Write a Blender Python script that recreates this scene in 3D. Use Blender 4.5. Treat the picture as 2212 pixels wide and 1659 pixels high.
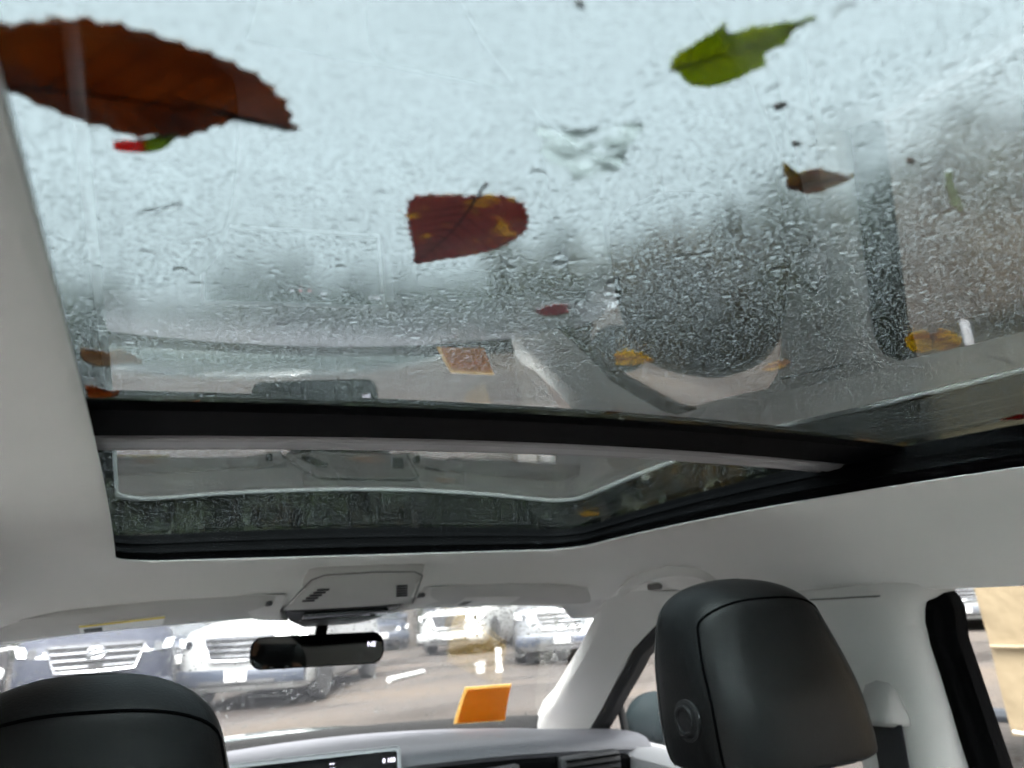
import bpy, bmesh, math, random
import numpy as np
from mathutils import Matrix, Vector, noise

random.seed(7); rng = np.random.default_rng(7)
for o in list(bpy.data.objects): bpy.data.objects.remove(o)
sc = bpy.context.scene
COL = sc.collection
R = math.radians

# ------------------------------------------------------------------ camera
YAW, PITCH, ROLL = R(27.5), R(17.1), R(-3.94)
fwd = Vector((math.sin(YAW)*math.cos(PITCH), math.cos(YAW)*math.cos(PITCH), math.sin(PITCH)))
rt0 = Vector((math.cos(YAW), -math.sin(YAW), 0)); up0 = rt0.cross(fwd)
rt = math.cos(ROLL)*rt0 + math.sin(ROLL)*up0; up = -math.sin(ROLL)*rt0 + math.cos(ROLL)*up0
cam = bpy.data.cameras.new('camera'); camo = bpy.data.objects.new('camera', cam); COL.objects.link(camo)
camo.matrix_world = Matrix(((rt.x, up.x, -fwd.x, -.33), (rt.y, up.y, -fwd.y, 0), (rt.z, up.z, -fwd.z, 1.38), (0, 0, 0, 1)))
cam.sensor_width = 36; cam.lens = 36*1590/2212
cam.clip_start = .02; cam.clip_end = 1000
cam.dof.use_dof = True; cam.dof.focus_distance = .56; cam.dof.aperture_fstop = 9.5; cam.dof.aperture_blades = 0
sc.camera = camo

# ------------------------------------------------------------------ sky, sun, exposure
SUN_EL, SUN_AZ = R(56), R(203)
w = bpy.data.worlds.new('World'); sc.world = w; w.use_nodes = True
wn = w.node_tree.nodes; wl = w.node_tree.links
sky = wn.new('ShaderNodeTexSky'); sky.sky_type = 'NISHITA'; sky.sun_disc = False
sky.sun_elevation = SUN_EL; sky.sun_rotation = SUN_AZ; sky.air_density = 1.2; sky.dust_density = 6.0; sky.ozone_density = 1
hs = wn.new('ShaderNodeHueSaturation'); hs.inputs['Saturation'].default_value = .12; hs.inputs['Value'].default_value = 1.0
bg = wn['Background']; bg.inputs['Strength'].default_value = .14
wl.new(sky.outputs[0], hs.inputs['Color']); wl.new(hs.outputs[0], bg.inputs['Color'])
sl = bpy.data.lights.new('sun', 'SUN'); sl.energy = 1.4; sl.angle = R(60); sl.color = (1, .97, .93)
so = bpy.data.objects.new('sun', sl); COL.objects.link(so)
so.rotation_euler = Vector((-math.sin(SUN_AZ)*math.cos(SUN_EL), -math.cos(SUN_AZ)*math.cos(SUN_EL), -math.sin(SUN_EL))).to_track_quat('-Z', 'Y').to_euler()
sc.view_settings.view_transform = 'Standard'; sc.view_settings.look = 'None'; sc.view_settings.gamma = 1
sc.view_settings.use_curve_mapping = False; sc.view_settings.exposure = 3.45
cy = sc.cycles
cy.use_denoising = True; cy.use_adaptive_sampling = False
try: cy.denoiser = 'OPENIMAGEDENOISE'; cy.denoising_input_passes = 'RGB_ALBEDO'; cy.denoising_quality = 'HIGH'
except Exception: pass
cy.max_bounces = 14; cy.diffuse_bounces = 6; cy.glossy_bounces = 5; cy.transmission_bounces = 10; cy.transparent_max_bounces = 32
cy.sample_clamp_indirect = 6; cy.blur_glossy = .3

# ------------------------------------------------------------------ helpers
def link(o, parent=None):
    COL.objects.link(o)
    if parent is not None:
        o.parent = parent; o.matrix_parent_inverse = parent.matrix_basis.inverted()
    return o
def tag(o, label=None, cat=None, group=None, kind=None):
    for k, v in (('label', label), ('category', cat), ('group', group), ('kind', kind)):
        if v: o[k] = v
    return o
def thing(name, loc, label, cat, group=None):
    e = bpy.data.objects.new(name, None); e.location = loc; e.empty_display_size = .05
    COL.objects.link(e); return tag(e, label, cat, group)
def mk(name, V, F, mat, parent=None, smooth=True, ang=40):
    me = bpy.data.meshes.new(name); me.from_pydata([tuple(map(float, v)) for v in V], [], F); me.update()
    bm = bmesh.new(); bm.from_mesh(me); bmesh.ops.recalc_face_normals(bm, faces=bm.faces); bm.to_mesh(me); bm.free()
    if mat: me.materials.append(mat)
    if smooth:
        me.polygons.foreach_set('use_smooth', [True]*len(me.polygons)); me.set_sharp_from_angle(angle=R(ang))
    return link(bpy.data.objects.new(name, me), parent)
class MB:
    def __init__(s): s.V = []; s.F = []
    def add(s, V, F):
        b = len(s.V); s.V += [tuple(v) for v in V]; s.F += [tuple(i+b for i in f) for f in F]; return s
    def loft(s, rings, closed=True, cap=True, loop=False):
        n = len(rings[0]); V = [p for r in rings for p in r]; F = []
        m = len(rings)
        for i in range(m if loop else m-1):
            for j in range(n if closed else n-1):
                a, b = i*n+j, i*n+(j+1) % n; c, d = ((i+1) % m)*n+(j+1) % n, ((i+1) % m)*n+j
                F.append((a, b, c, d))
        if cap and closed and not loop: F += [tuple(range(n))[::-1], tuple(range((m-1)*n, m*n))]
        return s.add(V, F)
    def box(s, c, d, bev=0, rot=None, seg=2):
        bm = bmesh.new(); bmesh.ops.create_cube(bm, size=1)
        bmesh.ops.scale(bm, vec=d, verts=bm.verts)
        if bev: bmesh.ops.bevel(bm, geom=bm.edges[:], offset=bev, segments=seg, affect='EDGES', profile=.5)
        if rot is not None: bmesh.ops.transform(bm, matrix=rot.to_4x4(), verts=bm.verts)
        bmesh.ops.translate(bm, vec=c, verts=bm.verts); bm.verts.index_update()
        V = [v.co[:] for v in bm.verts]; F = [[v.index for v in f.verts] for f in bm.faces]; bm.free()
        return s.add(V, F)
    def tube(s, pts, r, n=8, loop=False):
        P = [Vector(p) for p in pts]; rings = []
        rr = r if hasattr(r, '__len__') else [r]*len(P)
        for i, p in enumerate(P):
            a = P[(i-1) % len(P)] if loop or i > 0 else p; b = P[(i+1) % len(P)] if loop or i < len(P)-1 else p
            t = (b-a).normalized(); u = t.cross(Vector((0, 0, 1)))
            if u.length < .05: u = t.cross(Vector((1, 0, 0)))
            u.normalize(); v = t.cross(u)
            rings.append([p+rr[i]*(math.cos(k*2*math.pi/n)*u+math.sin(k*2*math.pi/n)*v) for k in range(n)])
        return s.loft(rings, loop=loop)
    def lathe(s, prof, c, axis='x', n=24):
        rings = []
        for r, h in prof:
            ring = []
            for k in range(n):
                a = k*2*math.pi/n; u, v = r*math.cos(a), r*math.sin(a)
                ring.append({'x': (c[0]+h, c[1]+u, c[2]+v), 'y': (c[0]+u, c[1]+h, c[2]+v), 'z': (c[0]+u, c[1]+v, c[2]+h)}[axis])
            rings.append(ring)
        return s.loft(rings)
    def mirror(s):
        V = [(-x, y, z) for x, y, z in s.V]; m = MB(); m.V = V; m.F = [f[::-1] for f in s.F]; return m
    def xform(s, M): s.V = [tuple(M @ Vector(v)) for v in s.V]; return s
    def build(s, name, mat, parent=None, smooth=True, ang=40): return mk(name, s.V, s.F, mat, parent, smooth, ang)
def sheet(fn, nu, nv):
    V = [fn(i/(nu-1), j/(nv-1)) for j in range(nv) for i in range(nu)]
    F = [(j*nu+i, j*nu+i+1, (j+1)*nu+i+1, (j+1)*nu+i) for j in range(nv-1) for i in range(nu-1)]
    m = MB(); m.V = V; m.F = F; return m
def slab(fn, nu, nv, off):
    """closed slab between fn(u,v) and fn(u,v)+off (vector)"""
    a = [Vector(fn(i/(nu-1), j/(nv-1))) for j in range(nv) for i in range(nu)]; b = [p+Vector(off) for p in a]; N = nu*nv
    F = []
    for j in range(nv-1):
        for i in range(nu-1):
            q = (j*nu+i, j*nu+i+1, (j+1)*nu+i+1, (j+1)*nu+i); F.append(q[::-1]); F.append(tuple(k+N for k in q))
    rim = [i for i in range(nu)]+[j*nu+nu-1 for j in range(1, nv)]+[(nv-1)*nu+i for i in range(nu-2, -1, -1)]+[j*nu for j in range(nv-2, 0, -1)]
    for k in range(len(rim)):
        x, y = rim[k], rim[(k+1) % len(rim)]; F.append((x, y, y+N, x+N))
    m = MB(); m.V = [tuple(p) for p in a+b]; m.F = F; return m
def copy_tree(o, parent=None):
    c = o.copy(); COL.objects.link(c); c.parent = parent
    for ch in o.children: copy_tree(ch, c)
    return c
def pchip(x, xs, ys):
    """smooth monotone curve through the points"""
    xs, ys = np.array(xs, float), np.array(ys, float); h = np.diff(xs); d = np.diff(ys)/h; m = np.zeros(len(xs)); m[0], m[-1] = d[0], d[-1]
    for i in range(1, len(xs)-1):
        if d[i-1]*d[i] > 0: w1, w2 = 2*h[i]+h[i-1], h[i]+2*h[i-1]; m[i] = (w1+w2)/(w1/d[i-1]+w2/d[i])
    i = int(min(max(np.searchsorted(xs, x)-1, 0), len(h)-1)); t = min(1, max(0, (x-xs[i])/h[i]))
    return float((2*t**3-3*t*t+1)*ys[i]+(t**3-2*t*t+t)*h[i]*m[i]+(-2*t**3+3*t*t)*ys[i+1]+(t**3-t*t)*h[i]*m[i+1])
def lerp(a, b, t): return a+(b-a)*t
def interp(x, xs, ys): return float(np.interp(x, xs, ys))

# ------------------------------------------------------------------ materials
def mat(name, col, rough=.5, metal=0, spec=.5, noise_amt=0, nscale=20, bump=0, bscale=200, bdist=.001, col2=None, coat=0, emit=None, estr=0):
    m = bpy.data.materials.new(name); m.use_nodes = True; n = m.node_tree.nodes; l = m.node_tree.links
    b = n['Principled BSDF']; b.inputs['Base Color'].default_value = (*col, 1); b.inputs['Roughness'].default_value = rough
    b.inputs['Metallic'].default_value = metal; b.inputs['Specular IOR Level'].default_value = spec; b.inputs['Coat Weight'].default_value = coat
    tc = n.new('ShaderNodeTexCoord')
    if noise_amt or col2:
        t = n.new('ShaderNodeTexNoise'); t.inputs['Scale'].default_value = nscale; t.inputs['Detail'].default_value = 6
        l.new(tc.outputs['Object'], t.inputs['Vector'])
        mx = n.new('ShaderNodeMix'); mx.data_type = 'RGBA'
        c2 = col2 or tuple(c*(1-noise_amt) for c in col)
        mx.inputs[6].default_value = (*col, 1); mx.inputs[7].default_value = (*c2, 1)
        rp = n.new('ShaderNodeValToRGB'); rp.color_ramp.elements[0].position = .38; rp.color_ramp.elements[1].position = .62
        l.new(t.outputs['Fac'], rp.inputs[0]); l.new(rp.outputs[0], mx.inputs[0]); l.new(mx.outputs[2], b.inputs['Base Color'])
    if bump:
        t = n.new('ShaderNodeTexNoise'); t.inputs['Scale'].default_value = bscale; t.inputs['Detail'].default_value = 3
        l.new(tc.outputs['Object'], t.inputs['Vector'])
        bp = n.new('ShaderNodeBump'); bp.inputs['Strength'].default_value = bump; bp.inputs['Distance'].default_value = bdist
        l.new(t.outputs['Fac'], bp.inputs['Height']); l.new(bp.outputs[0], b.inputs['Normal'])
    if emit: b.inputs['Emission Color'].default_value = (*emit, 1); b.inputs['Emission Strength'].default_value = estr
    return m
def glass_mat(name, tint, f0=.04, rough=0, gain=1.0):
    """sheet glass: clear-through tint mixed with a mirror by the glass's own Fresnel curve"""
    m = bpy.data.materials.new(name); m.use_nodes = True; n = m.node_tree.nodes; l = m.node_tree.links
    n.remove(n['Principled BSDF']); out = n['Material Output']
    g = n.new('ShaderNodeNewGeometry'); d = n.new('ShaderNodeVectorMath'); d.operation = 'DOT_PRODUCT'
    l.new(g.outputs['Normal'], d.inputs[0]); l.new(g.outputs['Incoming'], d.inputs[1])
    def M(op, a, b=None, c=None):
        q = n.new('ShaderNodeMath'); q.operation = op
        for i, x in enumerate((a, b, c)):
            if x is None: continue
            if isinstance(x, (int, float)): q.inputs[i].default_value = x
            else: l.new(x, q.inputs[i])
        return q.outputs[0]
    ab = M('ABSOLUTE', d.outputs['Value']); om = M('SUBTRACT', 1.0, ab); p5 = M('POWER', om, 5.0)
    fr = M('MINIMUM', M('MULTIPLY', M('MULTIPLY_ADD', p5, 1-f0, f0), gain), 1.0)
    t = n.new('ShaderNodeBsdfTransparent'); t.inputs['Color'].default_value = (*tint, 1)
    gl = n.new('ShaderNodeBsdfGlossy'); gl.inputs['Roughness'].default_value = rough; gl.inputs['Color'].default_value = (1, 1, 1, 1)
    mx = n.new('ShaderNodeMixShader'); l.new(fr, mx.inputs[0]); l.new(t.outputs[0], mx.inputs[1]); l.new(gl.outputs[0], mx.inputs[2])
    l.new(mx.outputs[0], out.inputs['Surface']); return m
def water_mat(name='rain_water', rough=0.0):
    m = bpy.data.materials.new(name); m.use_nodes = True; n = m.node_tree.nodes; l = m.node_tree.links
    n.remove(n['Principled BSDF']); g = n.new('ShaderNodeBsdfGlass'); g.inputs['IOR'].default_value = 1.333; g.inputs['Roughness'].default_value = rough
    l.new(g.outputs[0], n['Material Output'].inputs['Surface']); return m
def mist_mat():
    """film of drops too fine to tell apart: scatters what lies far behind it, leaves what touches it clear"""
    m = bpy.data.materials.new('rain_mist'); m.use_nodes = True; n = m.node_tree.nodes; l = m.node_tree.links
    n.remove(n['Principled BSDF']); g = n.new('ShaderNodeBsdfRefraction'); g.inputs['IOR'].default_value = 1.05; g.inputs['Roughness'].default_value = .22
    t = n.new('ShaderNodeBsdfTransparent'); mx = n.new('ShaderNodeMixShader'); mx.inputs[0].default_value = .9
    l.new(t.outputs[0], mx.inputs[1]); l.new(g.outputs[0], mx.inputs[2]); l.new(mx.outputs[0], n['Material Output'].inputs['Surface']); return m
def fabric_mat(name, col):
    m = mat(name, col, .95, spec=.15); n = m.node_tree.nodes; l = m.node_tree.links; b = n['Principled BSDF']
    tc = n.new('ShaderNodeTexCoord'); mp = n.new('ShaderNodeMapping'); mp.inputs['Rotation'].default_value = (0, 0, R(35)); l.new(tc.outputs['Object'], mp.inputs['Vector'])
    hs_ = []
    for ax in ('X', 'Y'):
        wv = n.new('ShaderNodeTexWave'); wv.wave_type = 'BANDS'; wv.bands_direction = ax; wv.inputs['Scale'].default_value = 190; wv.inputs['Distortion'].default_value = .6; wv.inputs['Detail'].default_value = 1
        l.new(mp.outputs[0], wv.inputs['Vector']); hs_.append(wv)
    ad = n.new('ShaderNodeMath'); ad.operation = 'MULTIPLY_ADD'; ad.inputs[1].default_value = .45
    l.new(hs_[1].outputs['Fac'], ad.inputs[0]); l.new(hs_[0].outputs['Fac'], ad.inputs[2])
    bp = n.new('ShaderNodeBump'); bp.inputs['Strength'].default_value = .6; bp.inputs['Distance'].default_value = .0008
    l.new(ad.outputs[0], bp.inputs['Height']); l.new(bp.outputs[0], b.inputs['Normal'])
    ns = n.new('ShaderNodeTexNoise'); ns.inputs['Scale'].default_value = 6; ns.inputs['Detail'].default_value = 8; l.new(tc.outputs['Object'], ns.inputs['Vector'])
    mx = n.new('ShaderNodeMix'); mx.data_type = 'RGBA'; mx.inputs[6].default_value = (*col, 1); mx.inputs[7].default_value = (*[c*.9 for c in col], 1)
    l.new(ns.outputs['Fac'], mx.inputs[0]); l.new(mx.outputs[2], b.inputs['Base Color'])
    return m
def leaf_mat(name, col, col2, scale=120, lo=.45, hi=.6, trans=.5):
    m = bpy.data.materials.new(name); m.use_nodes = True; n = m.node_tree.nodes; l = m.node_tree.links
    n.remove(n['Principled BSDF']); tc = n.new('ShaderNodeTexCoord')
    t = n.new('ShaderNodeTexNoise'); t.inputs['Scale'].default_value = scale; t.inputs['Detail'].default_value = 7; t.inputs['Roughness'].default_value = .65
    l.new(tc.outputs['Object'], t.inputs['Vector'])
    rp = n.new('ShaderNodeValToRGB'); e = rp.color_ramp.elements; e[0].position = lo; e[1].position = hi; e[0].color = (*col, 1); e[1].color = (*col2, 1)
    l.new(t.outputs['Fac'], rp.inputs[0])
    d = n.new('ShaderNodeBsdfDiffuse'); tr = n.new('ShaderNodeBsdfTranslucent'); gl = n.new('ShaderNodeBsdfGlossy'); gl.inputs['Roughness'].default_value = .35
    l.new(rp.outputs[0], d.inputs[0]); l.new(rp.outputs[0], tr.inputs[0])
    m1 = n.new('ShaderNodeMixShader'); m1.inputs[0].default_value = trans; l.new(d.outputs[0], m1.inputs[1]); l.new(tr.outputs[0], m1.inputs[2])
    m2 = n.new('ShaderNodeMixShader'); m2.inputs[0].default_value = .03; l.new(m1.outputs[0], m2.inputs[1]); l.new(gl.outputs[0], m2.inputs[2])
    l.new(m2.outputs[0], n['Material Output'].inputs['Surface']); return m

M_CARD = leaf_mat('orange_card', (.78, .335, .006), (.72, .305, .006), 20, .3, .7, .55)
M_CARDEDGE = leaf_mat('card_border', (.85, .66, .28), (.80, .60, .25), 20, .3, .7, .5)
M_LINER = fabric_mat('headliner_fabric', (.80, .79, .77))
M_TRIM = mat('pale_trim_plastic', (.60, .59, .57), .6, noise_amt=.06, nscale=4, bump=.15, bscale=900, bdist=.0004)
M_TRIM2 = mat('pale_soft_trim', (.58, .57, .55), .75, noise_amt=.05, nscale=5, bump=.15, bscale=900, bdist=.0004)
M_CARPET = mat('pale_carpet', (.46, .45, .43), .95, bump=.5, bscale=300, bdist=.003)  # unseen floor, made pale to bounce light up to the headliner
M_CLOTH = mat('pale_seat_cloth', (.55, .54, .52), .9, bump=.4, bscale=400, bdist=.001)  # pale instead of black leather, to bounce light onto the headliner
M_DOOR = mat('grey_door_skin', (.30, .30, .31), .6, bump=.2, bscale=600, bdist=.0005)
M_GUIDE = mat('grey_belt_guide', (.36, .35, .34), .7)
M_VISOR = mat('grey_visor_cloth', (.47, .46, .445), .9, bump=.2, bscale=800, bdist=.0004)
M_GROOVE = mat('shadow_groove', (.16, .155, .15), .9)  # grey painting the shade of groove and slot; plain colour on seam, print
M_BUTTON = mat('charcoal_button', (.010, .010, .011), .5, spec=.2)
M_EDGE = mat('shaded_liner_edge', (.30, .30, .295), .85)  # headliner's own edge, greyed down to stand for its shade
M_BLACK = mat('black_plastic', (.002, .002, .0024), .7, spec=.04, bump=.1, bscale=600, bdist=.0003)
M_RUBBER = mat('black_rubber', (.010, .010, .011), .7)
M_LEATHER = mat('black_leather', (.0042, .0046, .0050), .44, spec=.17, bump=.35, bscale=420, bdist=.0008, noise_amt=.25, nscale=9)
M_THREAD = mat('dark_thread', (.0015, .0015, .0018), .9, spec=.02)
M_STITCH = mat('grey_stitch', (.02, .02, .02), .8, spec=.1)
M_DASH = mat('dashboard_skin', (.135, .135, .152), .5, bump=.25, bscale=700, bdist=.0005, noise_amt=.12, nscale=7)
M_DARKP = mat('charcoal_plastic', (.03, .031, .034), .5, bump=.1, bscale=500, bdist=.0004)
M_SILVER = mat('satin_silver', (.5, .5, .53), .4, metal=.3)
M_BARGREY = mat('anodised_grey', (.30, .28, .29), .45, metal=.3, noise_amt=.1, nscale=15)
M_CHROME = mat('chrome', (.36, .37, .39), .08, metal=1)
M_ROOFGLASS = glass_mat('tinted_roof_glass', (.43, .478, .482), f0=.045)
M_DARKGLASS = glass_mat('privacy_glass', (.32, .33, .33), f0=.04)
M_WIND = glass_mat('windscreen_glass', (.84, .855, .85), f0=.04)
M_SIDE = glass_mat('side_glass', (.95, .965, .96), f0=.04)
M_WATER = water_mat(); M_WATERTOP = water_mat('rain_water_skin', .03)
M_GLOSSBLACK = mat('gloss_black', (.008, .008, .010), .06, coat=.6)
M_MIRROR = mat('mirror_silvering', (.20, .205, .20), .02, metal=1)
M_WHITE = mat('white_label', (.75, .75, .72), .6)
M_YEL = mat('yellow_label', (.72, .55, .06), .6)
M_INK = mat('label_ink', (.03, .03, .03), .7)
M_BELT = mat('seat_belt_webbing', (.013, .014, .017), .75, bump=.4, bscale=1200, bdist=.0005)
M_LCD = mat('lit_glyph', (.2, .2, .2), .5, emit=(.85, .85, 1), estr=.30)
M_LCDR = mat('lit_red_glyph', (.2, .02, .02), .5, emit=(1, .05, .1), estr=.2)

# ------------------------------------------------------------------ shared surfaces of the roof
def zg(x, y):
    d = y-.4
    if y > .55: z = 1.5283+.030*(y-.55)-.075*(y-.55)**2
    elif y > .5: z = 1.52580+.0496*(y-.5)
    elif y < .05: z = 1.50553+.0278*(y-.05)-.05*(y-.05)**2
    else: z = 1.5207+.0513*d+.0006*d*d-.0618*d**3
    return z-.0676*x*x
def zl(y): y = max(-.7, min(1.35, y)); return 1.444+.0921*y-.0567*y*y
def gz(x, y): return .15+.012*y+.02*noise.noise(Vector((x*.25, y*.25, 0)))
MIRROR_YAW, MIRROR_TILT = -10.1, -1.4
# ================================================================== THE CAR CABIN
cabin = thing('car_cabin', (0, .6, .35), 'the car interior with pale fabric headliner around a wide panoramic glass roof', 'car')

def ring(hw, y0, y1, r, zf, bow=0.0, ns=30, nf=24, nc=9):
    P = []
    def fy(x): return y1-bow*(x/hw)**2
    for i in range(nf): P.append((-hw+r+(2*hw-2*r)*i/(nf-1), None))
    pts = [(x, y1-bow*(x/hw)**2) for x, _ in P]
    for k in range(1, nc):
        a = math.pi/2*(1-k/nc); pts.append((hw-r+r*math.cos(a), y1-bow-r+r*math.sin(a)))
    for i in range(ns): pts.append((hw, y1-bow-r+(y0+r-(y1-bow-r))*i/(ns-1)))
    for k in range(1, nc):
        a = -math.pi/2*k/nc; pts.append((hw-r+r*math.cos(a), y0+r+r*math.sin(a)))
    for i in range(nf): pts.append((hw-r-(2*hw-2*r)*i/(nf-1), y0))
    for k in range(1, nc):
        a = -math.pi/2-math.pi/2*k/nc; pts.append((-hw+r+r*math.cos(a), y0+r+r*math.sin(a)))
    for i in range(ns): pts.append((-hw, y0+r+(y1-bow-r-(y0+r))*i/(ns-1)))
    for k in range(1, nc):
        a = math.pi-math.pi/2*k/nc; pts.append((-hw+r+r*math.cos(a), y1-bow-r+r*math.sin(a)))
    return [(x, y, zf(x, y)) for x, y in pts]

def zdoor(y): return interp(y, [-.9, -.5, 0, .5, .7, .95, 1.12, 1.25, 1.4], [1.29, 1.325, 1.352, 1.371, 1.374, 1.37, 1.372, 1.352, 1.33])
def zouter(x, y):
    f = min(1, max(0, (y-1.18)/.2)); front = 1.408-.09*x*x
    return lerp(zdoor(y), max(front, zdoor(y)) if abs(x) < .52 else lerp(front, zdoor(y), .45), f)
W0 = .350
rings = [
    ring(W0+.016, -.516, 1.136, .066, lambda x, y: zl(y)+.0008),
    ring(W0+.004, -.504, 1.124, .062, lambda x, y: zl(y)+.0004),
    ring(W0+.001, -.501, 1.121, .060, lambda x, y: zl(y)-.0004),
    ring(W0+.0015, -.5015, 1.1215, .060, lambda x, y: zl(y)-.0016),
    ring(W0+.005, -.505, 1.125, .062, lambda x, y: zl(y)-.0030),
    ring(W0+.014, -.514, 1.134, .066, lambda x, y: zl(y)-.0045),
    ring(W0+.045, -.545, 1.165, .08, lambda x, y: zl(y)-.007),
    ring(W0+.085, -.58, 1.205, .10, lambda x, y: zl(y)-.010),
    ring(W0+.103, -.60, 1.226, .11, lambda x, y: zl(y)-.021),
    ring(W0+.118, -.615, 1.242, .115, lambda x, y: zl(y)-.036),
    ring(W0+.160, -.66, 1.300, .12, lambda x, y: lerp(zl(y)-.036, zouter(x, y), .34)),
    ring(W0+.205, -.73, 1.370, .12, lambda x, y: lerp(zl(y)-.036, zouter(x, y), .72)),
    ring(W0+.236, -.80, 1.425, .12, lambda x, y: zouter(x, y)+.010),
    ring(W0+.250, -.84, 1.445, .12, lambda x, y: zouter(x, y)),
    ring(W0+.262, -.85, 1.455, .12, lambda x, y: zouter(x, y)-.003),
    ring(W0+.290, -.86, 1.475, .12, lambda x, y: zouter(x, y)+.004),
    ring(W0+.330, -.90, 1.500, .12, lambda x, y: zouter(x, y)+.03),
]
hl_ = MB().loft(rings[2:-2], cap=False).build('headliner', M_LINER, cabin, ang=60)
MB().loft(rings[-3:], cap=False).build('door_top_seal', M_RUBBER, hl_, ang=60)
MB().loft(rings[:3], cap=False).build('opening_edge', M_EDGE, hl_, ang=60)  # same fabric lip, shade put into a darker colour
# black roof frame between the lip and the glass, with the ridges of the blind rails
fr = []
def zf(k): return lambda x, y: lerp(zl(y), zg(x, y), k)
for off, k in ((.015, .0), (.0125, .01), (.0115, .13), (.009, .26), (.0045, .28), (.007, .42), (.012, .44), (.013, .60), (.0115, .62), (.015, .78), (.020, .80), (.022, .985), (.06, .995)):
    fr.append(ring(W0+off, -.500-off, 1.120+off, .060, zf(k)))
MB().loft(fr, cap=False).build('roof_frame', M_BLACK, cabin, ang=30)
# outer roof skin around the glass
sk = [ring(.395, -.56, 1.19, .07, lambda x, y: zg(x, y)+.005), ring(.43, -.60, 1.23, .09, lambda x, y: zg(x, y)+.002),
      ring(.55, -.75, 1.36, .12, lambda x, y: zouter(x, y)+.085), ring(.66, -.92, 1.50, .14, lambda x, y: zouter(x, y)+.045), ring(.69, -.95, 1.53, .14, lambda x, y: zouter(x, y)+.02)]
M_PAINT = mat('teal_grey_paint', (.10, .125, .13), .25, metal=.3, coat=.8)
MB().loft(sk, cap=False).build('roof_skin', M_PAINT, cabin, ang=60)
# glass panels (4 mm slabs)
def gpanel(y0, y1): return slab(lambda u, v: (lerp(-.398, .398, u), lerp(y0, y1, v), zg(lerp(-.398, .398, u), lerp(y0, y1, v))), 40, 50, (0, 0, .004))
gpanel(-.56, .540).build('rear_glass_panel', M_ROOFGLASS, cabin)
gpanel(.552, 1.185).build('front_glass_panel', M_ROOFGLASS, cabin)
# cross bar between the panels: black carrier, grey metal strip with a groove
def bar(y0, y1, d0, d1, nx=40, hw=.370):
    m = MB(); rg = []
    for i in range(nx):
        x = lerp(-hw, hw, i/(nx-1)); b = 0
        rg.append([(x, y0+b, zg(x, y0)-.001), (x, y0+b+.002, zg(x, y0)-d0+.002), (x, y0+b+.005, zg(x, y0)-d0), (x, y1+b-.004, zg(x, y1)-d1), (x, y1+b, zg(x, y1)-d1+.003), (x, y1+b, zg(x, y1)-.001)])
    return m.loft(rg)
cb = bar(.480, .553, .006, .010).build('cross_bar', M_BLACK, cabin, ang=30)
bar(.5535, .580, .0125, .0135).build('metal_strip', M_BARGREY, cb, ang=30)
bar(.5815, .592, .0125, .0115).build('seal_strip', M_BARGREY, cb, ang=30)

# windscreen and its frame
def wtop(x): return Vector((x, 1.50-.20*x*x, 1.425-.10*x*x))
def wbot(x): return Vector((x*1.12, 1.99-.46*x*x, 1.115-.05*x*x))
def ws(u, v):
    x = lerp(-.60, .60, u); p = wtop(x).lerp(wbot(x), v); p.z += .035*math.sin(math.pi*v); p.y += .015*math.sin(math.pi*v); return tuple(p)
slab(ws, 30, 16, (0, .003, .004)).build('windscreen', M_WIND, cabin)
fb = MB()
fb.loft([[tuple(wbot(lerp(-.6, .6, i/29))+Vector((0, dy, dz))) for dy, dz in ((-.035, .013), (-.03, .022), (.0, .008), (.01, -.02), (-.035, -.02))] for i in range(30)])
fb.build('windscreen_base_trim', M_RUBBER, cabin)

# front pillars
Wc = [(.515, 1.262, 1.410), (.520, 1.296, 1.391), (.525, 1.318, 1.363), (.54, 1.377, 1.318), (.555, 1.464, 1.265), (.57, 1.553, 1.217), (.585, 1.646, 1.165), (.600, 1.740, 1.128), (.612, 1.80, 1.09)]
Dc = [(.555, 1.06, 1.392), (.568, 1.122, 1.376), (.58, 1.218, 1.336), (.59, 1.319, 1.288), (.599, 1.37, 1.251), (.605, 1.422, 1.215), (.615, 1.494, 1.163), (.625, 1.576, 1.107), (.632, 1.63, 1.06)]
def curve(C, t):
    k = np.linspace(0, 1, len(C)); return Vector([interp(t, k, [c[i] for c in C]) for i in range(3)])
def pillar_rings(side):
    rg = []
    for i in range(33):
        t = i/32; a = curve(Wc, t); b = curve(Dc, t); n = Vector((-.78, -.42, -.46)).normalized()
        row = [a+Vector((.03, .05, .03)), a+Vector((.010, .018, .012))]
        for k in range(9):
            s = k/8; p = a.lerp(b, s)+n*(.004*math.sin(math.pi*s)**.8); row.append(p)
        row += [b+Vector((.010, .004, .002)), b+Vector((.05, .02, .03))]
        rg.append([(side*p.x, p.y, p.z) for p in row])
    return rg
def seal_rings(side):
    rg = []
    for i in range(33):
        t = i/32; b = curve(Dc, t); row = [b+Vector(q) for q in ((.004, .002, .004), (.002, -.006, -.004), (.010, -.016, -.012), (.030, -.018, -.014), (.045, .0, .004))]
        rg.append([(side*p.x, p.y, p.z) for p in row])
    return rg
for s in (1, -1):
    pl = MB().loft(pillar_rings(s), closed=False).build('front_pillar', M_TRIM, cabin, ang=50)
    MB().loft(seal_rings(s)).build('door_seal', M_RUBBER, pl)
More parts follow.
